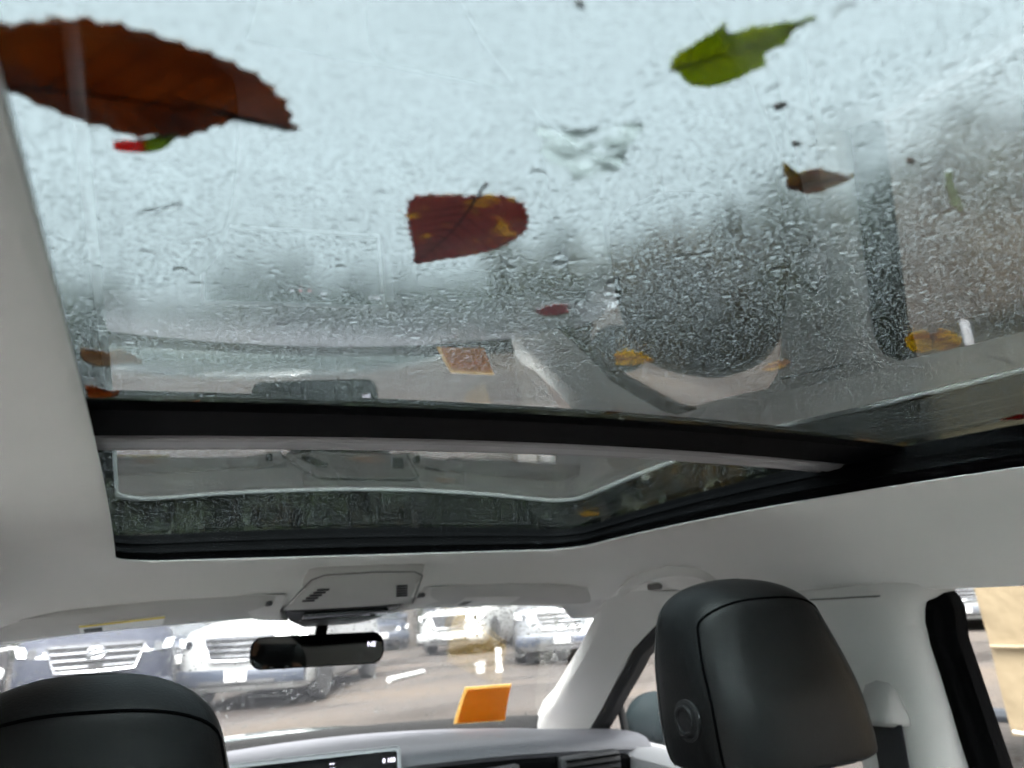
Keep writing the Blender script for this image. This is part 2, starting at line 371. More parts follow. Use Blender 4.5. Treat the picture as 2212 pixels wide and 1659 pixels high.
# middle pillars
def mid_pillar(s):
    zs = [1.392, 1.374, 1.355, 1.33, 1.30, 1.262, 1.214, 1.157, 1.08, 1.0, .85, .7]; rg = []
    for z in zs:
        d = 1.372-z; xi = .583+.105*d if z < 1.36 else .583+.2*max(0, z-1.36)
        yr = interp(z, [.7, 1.157, 1.214, 1.262, 1.308, 1.346, 1.36, 1.372, 1.392], [.700, .689, .686, .685, .685, .679, .668, .645, .60])
        yf = interp(z, [.7, 1.25, 1.35, 1.375, 1.392], [.85, .848, .864, .90, .95]); xb = .622+.17*max(0, 1.346-z)*1.0
        row = [(xb+.03, yr), (xb, yr+.001), (lerp(xi, xb, .80), yr+.004), (lerp(xi, xb, .45), yr+.014), (lerp(xi, xb, .18), yr+.030), (lerp(xi, xb, .05), yr+.050), (xi, yr+.075),
               (xi-.001, lerp(yr, yf, .55)), (xi, yf-.06), (lerp(xi, xb, .3), yf-.02), (xb+.01, yf), (xb+.05, yf+.005)]
        rg.append([(s*x, y, z) for x, y in row])
    return MB().loft(rg, closed=False)
def frame_strip(s):
    L = [(.700, 1.385), (.694, 1.372), (.684, 1.36), (.680, 1.346), (.685, 1.308), (.685, 1.262), (.686, 1.214), (.689, 1.157), (.695, 1.05), (.70, .95)]; rg = []
    L = [(y, z) for y, z in L]
    for y, z in L:
        x = .624+.17*max(0, 1.346-z); yy = min(y, .685) if z < 1.34 else y-.004
        rg.append([(s*(x-.004), yy+.004, z), (s*(x-.003), yy-.010, z), (s*(x+.006), yy-.016, z), (s*(x+.010), yy-.030, z), (s*(x+.028), yy-.034, z), (s*(x+.034), yy, z)])
    return MB().loft(rg)
for s in (1, -1):
    mp = mid_pillar(s).build('middle_pillar', M_TRIM, cabin, ang=60)
    frame_strip(s).build('window_frame', M_BLACK, mp, ang=30)
    MB().tube([(s*(.5838+.25*max(0, .745-y)**1.5), y, 1.3665) for y in np.linspace(.715, .835, 12)], .0012, 6).build('trim_seam', M_GROOVE, mp)
    bd = MB(); bd.tube([(s*.5845, .764+.020*math.cos(a)*abs(math.cos(a))**-.45 if abs(math.cos(a)) > 1e-3 else .764, 1.345+.0125*math.sin(a)*abs(math.sin(a))**-.45 if abs(math.sin(a)) > 1e-3 else 1.345) for a in np.linspace(0, 2*math.pi, 25)[:-1]], .0022, 6, loop=True)
    bd.build('airbag_badge', M_TRIM, mp)
# side glass, doors, rear closure
for s in (1, -1):
    slab(lambda u, v: (s*lerp(.70, .652, v), lerp(-.35, .655, u), lerp(.98, 1.38, v)), 4, 4, (s*.004, 0, 0)).build('rear_side_window', M_SIDE, cabin)
    slab(lambda u, v: (s*lerp(.672, .625, v), lerp(.72, lerp(1.95, 1.18, v), u), lerp(1.07, 1.375, v)), 6, 6, (s*.004, 0, 0)).build('front_side_window', M_SIDE, cabin)
    MB().tube([(s*.652, 1.494, 1.215), (s*.660, 1.486, 1.15), (s*.668, 1.480, 1.05)], .0085, 8).build('window_divider', M_RUBBER, cabin)
    dp = MB(); dp.loft([[(s*x, y, z) for x, z in ((.60, 1.085-.02*(1.5-y)), (.625, 1.098-.02*(1.5-y)), (.70, 1.09-.02*(1.5-y)), (.74, .9), (.74, .3), (.62, .3), (.60, .75), (.575, .80), (.575, .86), (.605, .90))] for y in np.linspace(.72, 1.78, 14)])
    d1 = dp.build('front_door_panel', M_DOOR, cabin)
    MB().box((s*.590, 1.42, .985), (.02, .30, .10), .008).build('door_insert', M_TRIM, d1)
    MB().tube([(s*.575, 1.50, 1.06), (s*.572, 1.46, 1.00), (s*.572, 1.40, .96)], .007, 8).build('door_handle', M_SILVER, d1)
    dp = MB(); dp.loft([[(s*x, y, z) for x, z in ((.635, .985), (.655, 1.0), (.73, .99), (.76, .85), (.76, .3), (.66, .3), (.64, .7), (.60, .75), (.60, .80), (.635, .85))] for y in np.linspace(-.45, .70, 10)])
    dp.build('rear_door_panel', M_DOOR, cabin)
    q = MB(); q.loft([[(s*x, y, z) for x, z in ((.60, 1.33), (.66, 1.0), (.66, .3), (.78, .3), (.78, 1.0), (.68, 1.36))] for y in (-.36, -.7, -1.3)])
    q.build('rear_quarter_trim', M_TRIM2, cabin)
MB().box((0, -1.32, .72), (1.4, .06, .8), .02).build('tailgate_trim', M_TRIM2, cabin)  # unseen rear trim, made pale to bounce light inside the cabin
slab(lambda u, v: (lerp(-.6, .6, u), lerp(-1.30, -.95, v), lerp(1.1, 1.36, v)), 4, 4, (0, .004, .004)).build('rear_window', M_DARKGLASS, cabin)
MB().box((0, .4, .33), (1.5, 3.6, .06), .01).build('floor_pan', M_CARPET, cabin)

# dashboard
def dz(x): return -.09*x*x
prof = [(2.02, 1.09), (1.93, 1.118), (1.85, 1.133), (1.70, 1.146), (1.55, 1.154), (1.46, 1.154), (1.425, 1.148), (1.408, 1.138), (1.405, 1.127), (1.415, 1.118), (1.425, 1.06), (1.43, .98), (1.50, .80), (1.56, .45), (2.02, .45)]
rg = []
for i in range(41):
    x = lerp(-.66, .66, i/40); b = .34*x*x
    rg.append([(x, y-(b if y > 1.6 else b*.35*(y-1.3)/.3), z+dz(x)*(1 if z > .9 else 0)) for y, z in prof])
dash = MB().loft(rg).build('dashboard', M_DASH, cabin, ang=50)
MB().loft([[(x, 1.402-.12*x*x*.4, 1.118+dz(x)), (x, 1.398-.12*x*x*.4, 1.112+dz(x)), (x, 1.405-.12*x*x*.4, 1.056+dz(x)), (x, 1.425, 1.052+dz(x)), (x, 1.43, 1.12+dz(x))] for x in np.linspace(.15, .60, 16)]).build('dash_fascia', M_BLACK, dash, ang=30)
vt = MB(); vt.box((.50, 1.380, 1.078), (.13, .03, .050), .006, Matrix.Rotation(R(-8), 3, 'Z')); vt.build('vent_surround', M_DARKP, dash)
for k in range(4): MB().box((.50, 1.362, 1.060+.012*k), (.112, .012, .003), .001, Matrix.Rotation(R(-8), 3, 'Z')).build('vent_slat', M_BLACK, dash)
MB().box((.27, 1.385, 1.085), (.16, .02, .04), .008).build('dash_inlay', M_DARKP, dash)
# bonnet of this car seen over the dashboard
rg = []
for y, z in ((1.98, 1.055), (2.05, 1.085), (2.2, 1.10), (2.5, 1.085), (2.8, 1.045), (3.0, .97), (3.08, .85)):
    rg.append([(x, y-.3*x*x, z-.13*x*x-.25*max(0, abs(x)-.6)) for x in np.linspace(-.86, .86, 25)])
MB().loft(rg, closed=False).build('bonnet', M_PAINT, cabin, ang=60)
M_MIRRORCASE = mat('dark_teal_case', (.004, .007, .008), .75, spec=.08)
for s in (1, -1):   # door mirrors
    sm = MB()
    rr = []
    for k in range(11):
        t = k/10; r_ = math.sin(math.pi*min(.98, max(.02, t)))**.45
        rr.append([(s*(.885+.17*t), 1.80+.05*r_*math.cos(a)-.02*t, 1.075+.070*r_*math.sin(a)*abs(math.sin(a))**-.3 if abs(math.sin(a)) > 1e-3 else 1.075) for a in np.linspace(0, 2*math.pi, 21)[:-1]])
    o = sm.loft(rr).build('door_mirror', M_MIRRORCASE, cabin, ang=60)
    MB().box((s*.80, 1.80, 1.02), (.16, .05, .03), .01).build('mirror_arm', M_BLACK, o)

# grab handles above the front doors: an arched grip standing proud of the lining, dark block painting the shade of a slot beneath
for s in (1, -1):
    ctl_ = [(.535, 1.262, 1.392), (.5197, 1.237, 1.4046), (.4965, 1.1696, 1.4213), (.4866, 1.0968, 1.4305), (.4839, 1.0399, 1.4334), (.4938, .9919, 1.4285), (.5138, .9718, 1.4166), (.541, .9784, 1.3997), (.556, .985, 1.391)]
    pts_ = [Vector((pchip(t, np.linspace(0, 1, 9), [q[0] for q in ctl_]), pchip(t, np.linspace(0, 1, 9), [q[1] for q in ctl_]), pchip(t, np.linspace(0, 1, 9), [q[2] for q in ctl_]))) for t in np.linspace(0, 1, 41)]
    rg_ = []; cen_ = Vector((.535, 1.10, 1.402))
    for k, p in enumerate(pts_):
        t_ = (pts_[min(40, k+1)]-pts_[max(0, k-1)]).normalized(); inn = (cen_-p); inn = (inn-t_*inn.dot(t_)).normalized(); dn = t_.cross(inn)
        if dn.z > 0: dn = -dn
        a = .3+.7*math.sin(math.pi*k/40)**.5
        rg_.append([tuple(Vector((s*q.x, q.y, q.z))) for q in (p-inn*.004-dn*.004, p-inn*.002+dn*.007*a, p+inn*.004+dn*.0105*a, p+inn*.013*a+dn*.0095*a, p+inn*.020*a+dn*.004*a, p+inn*.020*a-dn*.006)])
    h = MB().loft(rg_).build('grab_handle', M_TRIM2, cabin, ang=70)
    MB().box((s*.5225, 1.130, 1.4055), (.012, .034, .012), .004).build('handle_recess', M_GROOVE, h)

# ------------------------------------------------------------------ sun visors
def visor(s, label):
    t = thing('sun_visor', (s*.33, 1.36, 1.42), label, 'sun visor')
    def top(u, v):
        x = lerp(.125, .535, u); cut = .010*max(0, min(1, (x-.28)/.1)); e = .03*max(0, (u-.9)/.1)**2
        y = lerp(1.255+cut+e, 1.405-.12*x*x, v); z = lerp(1.428-cut*.4, 1.398, v)-.05*x*x-.005*math.sin(math.pi*v)
        return (s*x, y, z)
    sl_ = slab(top, 26, 10, (0, .004, .013)); b = sl_.build('visor_pad', M_VISOR, t, ang=70)
    MB().tube([(s*.545, 1.36, 1.393), (s*.12, 1.40, 1.408)], .006, 8).build('visor_rod', M_TRIM, t)
    MB().box((s*.130, 1.30, 1.420), (.010, .05, .014), .004).build('visor_clip', M_DARKP, t)
    lb = MB()
    def lf(u, v): p = top(lerp(.38, .66, u) if s < 0 else lerp(.24, .52, u), lerp(.35, .85, v)); return (p[0], p[1], p[2]-.0006)
    l = slab(lf, 12, 5, (0, 0, -.0006)).build('warning_label', M_WHITE if s < 0 else M_TRIM, t)
    def ls(u, v): p = lf(u, lerp(.0, .14, v)); return (p[0], p[1], p[2]-.0012)
    if s < 0: slab(ls, 12, 3, (0, 0, -.0004)).build('label_stripe', M_YEL, l)
    def lp(u, v): p = lf(lerp(.74, .95, u) if s < 0 else lerp(.05, .2, u), lerp(.35, .85, v)); return (p[0], p[1], p[2]-.0012)
    slab(lp, 4, 3, (0, 0, -.0004)).build('label_print', M_INK if s < 0 else M_GROOVE, l)
    return t
visor(1, 'pale folded sun visor on the passenger side above the orange card')
visor(-1, 'pale folded sun visor with a white and yellow warning label')

# ------------------------------------------------------------------ overhead console
con = thing('overhead_console', (.015, 1.27, 1.43), 'pale trapezoid overhead console with two slotted speaker grilles above the mirror', 'console')
def conz(y): return interp(y, [1.19, 1.22, 1.33, 1.37], [1.455, 1.444, 1.408, 1.395])
rg = []
for y, hw, dzc in ((1.185, .070, .012), (1.190, .086, .002), (1.20, .092, -.002), (1.26, .104, -.004), (1.325, .116, -.004), (1.335, .118, 0), (1.345, .112, .012)):
    z = conz(y)+dzc; c = .012
    rg.append([(c-hw-.004, y, z+.02), (c-hw, y, z+.005), (c-hw+.010, y, z), (c-hw*.4, y, z-.001), (c+hw*.4, y, z-.001), (c+hw-.010, y, z), (c+hw, y, z+.005), (c+hw+.004, y, z+.02)])
cpan = MB().loft(rg).build('console_panel', M_VISOR, con, ang=50)
MB().tube([(.012+q*hw_, y_, conz(y_)-dz_) for q, hw_, y_, dz_ in ((-1, .116, 1.33, .003), (-1, .092, 1.205, .003), (-.8, .092, 1.194, .001), (0, .092, 1.190, .001), (.8, .092, 1.194, .001), (1, .092, 1.205, .003), (1, .116, 1.33, .003))], .0011, 6).build('console_groove', M_GROOVE, cpan)
for sx in (-1, 1):
    for k in range(5):
        y = 1.236+.011*k
        MB().box((.012+sx*(.066+.0035*k), y, conz(y)-.0065), (.020, .0026, .003), .0008, Matrix.Rotation(R(-18), 3, 'X')).build('grille_slot', M_DARKP, cpan)
hs_ = MB(); rg = []
for y, hw, z0, z1 in ((1.34, .112, 1.425, 1.402), (1.37, .105, 1.425, 1.392), (1.41, .090, 1.425, 1.383), (1.45, .07, 1.42, 1.378), (1.50, .05, 1.41, 1.376)):
    rg.append([(.012-hw, y, z0), (.012-hw*.95, y, z1+.006), (.012-hw*.8, y, z1), (.012+hw*.8, y, z1), (.012+hw*.95, y, z1+.006), (.012+hw, y, z0)])
hs_.loft(rg).build('sensor_shroud', M_DARKP, con, ang=40)
MB().box((.012, 1.352, 1.394), (.150, .024, .006), .002, Matrix.Rotation(R(-20), 3, 'X')).build('lamp_lens', M_GLOSSBLACK, con)
# side shoulders of the console running down to the windscreen
for sx in (-1, 1):
    MB().loft([[(.012+sx*x, y, z) for x, z in ((a, 1.43), (a, b), (a+.05, b+.004), (a+.075, 1.43))] for y, a, b in ((1.25, .12, 1.428), (1.33, .118, 1.402), (1.40, .10, 1.392), (1.46, .08, 1.39))]).build('console_shoulder', M_TRIM2, con, ang=50)

# ------------------------------------------------------------------ rear-view mirror
mir = thing('rear_view_mirror', (-.013, 1.47, 1.334), 'dark frameless rear-view mirror with a small lit compass reading', 'mirror')
def rrect(hw, hh, r, n=7):
    P = []
    for cx_, cz_, a0 in ((hw-r, hh-r, 0), (-hw+r, hh-r, 90), (-hw+r, -hh+r, 180), (hw-r, -hh+r, 270)):
        for k in range(n): a = R(a0+90*k/(n-1)); P.append((cx_+r*math.cos(a), cz_+r*math.sin(a)))
    return P
MROT = Matrix.Rotation(R(MIRROR_YAW), 4, 'Z') @ Matrix.Rotation(R(MIRROR_TILT), 4, 'X') @ Matrix.Rotation(R(1.5), 4, 'Y')
def mpart(m): return m.xform(Matrix.Translation((-.013, 1.455, 1.334)) @ MROT)
o = [[(x*s_, y, z*s_) for x, z in rrect(.120, .0285, .022)] for y, s_ in ((.0006, .972), (.0, .985), (.002, 1.0), (.014, 1.0), (.024, .9), (.028, .6))]
mpart(MB().loft(o)).build('mirror_housing', M_BLACK, mir)
mg = mpart(MB().loft([[(x, y, z) for x, z in rrect(.1165, .0262, .020)] for y in (.003, -.0006)])).build('mirror_glass', M_MIRROR, mir)
def text(body, size, M, matx, name, parent, ext=.0002):
    c = bpy.data.curves.new(name, 'FONT'); c.body = body; c.size = size; c.extrude = ext; c.align_x = 'CENTER'; c.align_y = 'CENTER'
    t = bpy.data.objects.new('tmp', c); COL.objects.link(t); dg = bpy.context.evaluated_depsgraph_get()
    me = bpy.data.meshes.new_from_object(t.evaluated_get(dg)); bpy.data.objects.remove(t); me.transform(M); me.materials.clear(); me.materials.append(matx)
    return link(bpy.data.objects.new(name, me), parent)
UPR = Matrix.Rotation(R(90), 4, 'X')   # text facing -y
text('NE', .0125, Matrix.Translation((-.013, 1.455, 1.334)) @ MROT @ Matrix.Translation((.097, -.0012, .006)) @ UPR, M_LCD, 'compass_reading', mg)
MB().tube([(-.008, 1.475, 1.345), (.0, 1.485, 1.375), (.005, 1.49, 1.40)], .011, 10).build('mirror_stem', M_BLACK, mir)

# ------------------------------------------------------------------ display screen on the dashboard
scr = thing('display_screen', (-.05, 1.39, 1.08), 'silver framed display screen standing on the dashboard beside the driver headrest', 'screen')
SM = Matrix.Translation((-.055, 1.375, 1.092)) @ Matrix.Rotation(R(-3), 4, 'Z') @ Matrix.Rotation(R(-8), 4, 'X') @ Matrix.Rotation(R(1.5), 4, 'Y')
def spart(m): return m.xform(SM)
o = [[(x, y, z) for x, z in rrect(.168*s_, .080*s_, .008)] for y, s_ in ((.001, .985), (-.002, .99), (-.001, 1.0), (.010, 1.0), (.013, .97))]
spart(MB().loft(o)).build('screen_frame', M_SILVER, scr)
pan = spart(MB().loft([[(x, y, z) for x, z in rrect(.1605, .0725, .005)] for y in (.002, -.0032)])).build('screen_glass', M_GLOSSBLACK, scr)
def gl(body, size, x, z, m, nm): text(body, size, SM @ Matrix.Translation((x, -.0036, z)) @ UPR, m, nm, pan)
gl('0 100', .010, .146, .058, M_LCD, 'status_reading'); gl('--', .014, .048, .064, M_LCD, 'status_icon'); gl('oo', .010, .048, .055, M_LCD, 'status_icon')
for k, xx in enumerate((-.01, .005, .022)): gl('o', .012, xx, .050, M_LCDR if k else M_LCD, 'warning_light')

# ------------------------------------------------------------------ orange card on the dashboard
card = thing('orange_card', (.455, 1.80, 1.12), 'orange card with pale border standing against the base of the windscreen', 'card')
def cardpt(u, v): return (lerp(lerp(.386, .522, u), lerp(.383, .503, u), v), 1.800-.090*v+.004*math.sin(3*v), lerp(lerp(1.130, 1.122, u), lerp(1.217, 1.213, u), v))
slab(cardpt, 8, 8, (0, .0012, .0006)).build('card_sheet', M_CARDEDGE, card)
def cardpr(u, v): p = cardpt(lerp(.06, 1, u), lerp(.01, .92, v)); return (p[0], p[1]-.0016, p[2]+.0004)
slab(cardpr, 8, 8, (0, .0008, .0003)).build('orange_print', M_CARD, card)
# ================================================================== FRONT SEATS
def seat(cx, dzh, label, yaw=0, roll=0):
    root = thing('front_seat', (cx, .70, .45), label, 'seat')
    zb, zt = 1.188, 1.397; n = 3.2
    def smooth_sec(t):  # t 0..1 bottom to top: half width, back y, front y, z
        wv = pchip(t, [0, .03, .15, .5, .70, 1], [.110, .118, .120, .115, .106, .090]); yb = pchip(t, [0, .03, .3, .6, .85, 1], [.655, .646, .652, .674, .694, .704]); yf = pchip(t, [0, .03, .3, .6, .85, 1], [.79, .812, .825, .828, .824, .82])
        if t > .66:
            q = (t-.66)/.34; wv *= max(.02, 1-q**3.4)**(1/2.3)
        if t > .80:
            q = max(.03, 1-((t-.80)/.20)**2.2)**.5; m_ = .768; yb = m_+(yb-m_)*q; yf = m_+(yf-m_)*q
        return wv, yb, yf, lerp(zb, zt, t)
    Mh = Matrix.Translation((cx, .73, dzh)) @ Matrix.Rotation(R(yaw), 4, 'Z') @ Matrix.Rotation(R(roll), 4, 'Y') @ Matrix.Translation((0, -.73, 0))
    Mr = Matrix.Translation((0, 0, 1.29)); Mh = Mh
    rg = []
    for i in range(61):
        t = .5-.5*math.cos(math.pi*i/60); wv, yb, yf, z = smooth_sec(t); yc, d = (yb+yf)/2, (yf-yb)/2
        row = []
        for k in range(48):
            a = 2*math.pi*k/48; c, s_ = math.cos(a), math.sin(a)
            row.append((wv*math.copysign(abs(c)**(2/n), c), yc+d*math.copysign(abs(s_)**(2/n), s_), z+.006*(abs(c)**2)*(-1)*(t > .5)*0))
        rg.append(row)
    hd = MB().loft(rg).xform(Mh).build('headrest', M_LEATHER, root, ang=80)
    def backp(fx, t, out=0):
        wv, yb, yf, z = smooth_sec(t); yc, d = (yb+yf)/2, (yf-yb)/2
        return (fx*wv, yc-d*(1-abs(fx)**n)**(1/n)-out, z)
    path = [backp(-.93, t) for t in np.linspace(.02, .74, 18)]
    for a in np.linspace(0, math.pi, 22)[1:-1]:
        c = -math.cos(a); path.append(backp(.93*math.copysign(abs(c)**.7, c)*(1-.04*math.sin(a)), .74+.135*math.sin(a)**.8))
    path += [backp(.93, t) for t in np.linspace(.74, .02, 18)]
    sm = MB().tube(path, .0016, 6).xform(Mh); sm.build('seam', M_THREAD, hd)
    # stitched welt along the front edge
    def frontp(sg, t):
        wv, yb, yf, z = smooth_sec(t); yc, d = (yb+yf)/2, (yf-yb)/2; fx = .965
        return (sg*fx*wv, yc+d*(1-fx**n)**(1/n)*.98, z)
    for sg in (-1, 1):
        MB().tube([frontp(sg, t) for t in np.linspace(.02, .86, 30)], .0015, 6).xform(Mh).build('welt', M_STITCH, hd)
        sp = [frontp(sg, t) for t in np.linspace(.05, .84, 54)]; st = MB()
        for i in range(0, 53):
            p, q = Vector(sp[i]), Vector(sp[i+1]); st.tube([p+Vector((sg*.0006, -.003, 0)), p.lerp(q, .6)+Vector((sg*.0006, -.003, 0))], .0006, 4)
        st.xform(Mh).build('stitching', M_STITCH, hd)
        # release button on the side
    wv, yb, yf, z = smooth_sec(.27); bc = (-wv-.001, .724, z)
    b = MB().lathe([(.0, .008), (.0180, .0075), (.0195, .0055), (.0195, -.001), (.0170, -.0022), (.0155, -.0045), (.0130, -.0045), (.0115, -.0028), (.0080, -.0032), (0, -.0034)], bc, 'x', 28).xform(Mh)
    b.build('release_button', M_BUTTON, hd, ang=30)
    MB().lathe([(.0, .006), (.0225, .006), (.0225, -.0003), (.0205, -.0006), (0, -.0004)], bc, 'x', 28).xform(Mh).build('button_bezel', M_RUBBER, hd, ang=30)
    for sx in (-.06, .06):
        MB().tube([(cx+sx, .725, 1.08), (cx+sx, .728, 1.215+dzh)], .0065, 10).build('headrest_post', M_CHROME, root)
    # backrest
    rg = []
    for i in range(25):
        t = i/24; z = lerp(.52, 1.125, t); wv = interp(t, [0, .15, .6, .85, .95, 1], [.23, .25, .24, .205, .17, .12]); yc = lerp(.98, .725, t); d = interp(t, [0, .7, .95, 1], [.075, .065, .05, .03])
        rg.append([(cx+wv*math.copysign(abs(math.cos(a))**.55, math.cos(a)), yc+d*math.copysign(abs(math.sin(a))**.6, math.sin(a)), z) for a in np.linspace(0, 2*math.pi, 33)[:-1]])
    MB().loft(rg).build('backrest', M_LEATHER, root, ang=70)
    MB().box((cx, 1.12, .52), (.50, .50, .16), .05, seg=4).build('seat_cushion', M_LEATHER, root)
    return root
seat(.363, .004, 'black leather passenger seat with raised headrest and round side button', yaw=-3)
seat(-.421, -.043, 'black leather driver seat with lowered headrest, nearest the camera', yaw=4, roll=3)
# rear bench behind the camera, unseen; cloth made pale to bounce light upwards
rb = thing('rear_bench', (0, -.45, .4), 'pale grey fabric rear bench seat behind the front seats', 'seat')
MB().box((0, -.50, .80), (1.2, .16, .60), .05, Matrix.Rotation(R(18), 3, 'X'), 4).build('bench_back', M_CLOTH, rb)
MB().box((0, -.15, .52), (1.2, .55, .18), .05, seg=4).build('bench_cushion', M_CLOTH, rb)

# ------------------------------------------------------------------ seat belts on the middle pillars
for s, lb in ((1, 'black seat belt hanging from a pale guide on the pillar behind the raised headrest'), (-1, 'black seat belt on the pillar beside the lowered headrest')):
    t = thing('seat_belt', (s*.60, .74, .7), lb, 'seat belt', 'front seat belts')
    g = MB(); rg = []
    for i in range(17):
        u = i/16; z = lerp(1.258, 1.200, u); a = math.sin(math.pi*(.06+.94*u)*.5)
        wv = .029*(.80+.20*a); out = .030*a**1.5*(1 if u < .9 else 1-4*(u-.9)); x0 = .597-out
        rg.append([(s*(x0+.045), .756-wv-.004, z), (s*(x0+.012), .756-wv, z), (s*(x0+.003), .756-wv*.75, z), (s*x0, .756, z), (s*(x0+.003), .756+wv*.75, z), (s*(x0+.012), .756+wv, z), (s*(x0+.045), .756+wv+.004, z)])
    MB().loft(rg).build('belt_guide', M_GUIDE, t, ang=50)
    slab(lambda u, v: (s*lerp(.584, .605, v), .722+.046*u+.03*v, lerp(1.204, .62, v)), 4, 10, (s*.0018, 0, 0)).build('belt_strap', M_BELT, t)

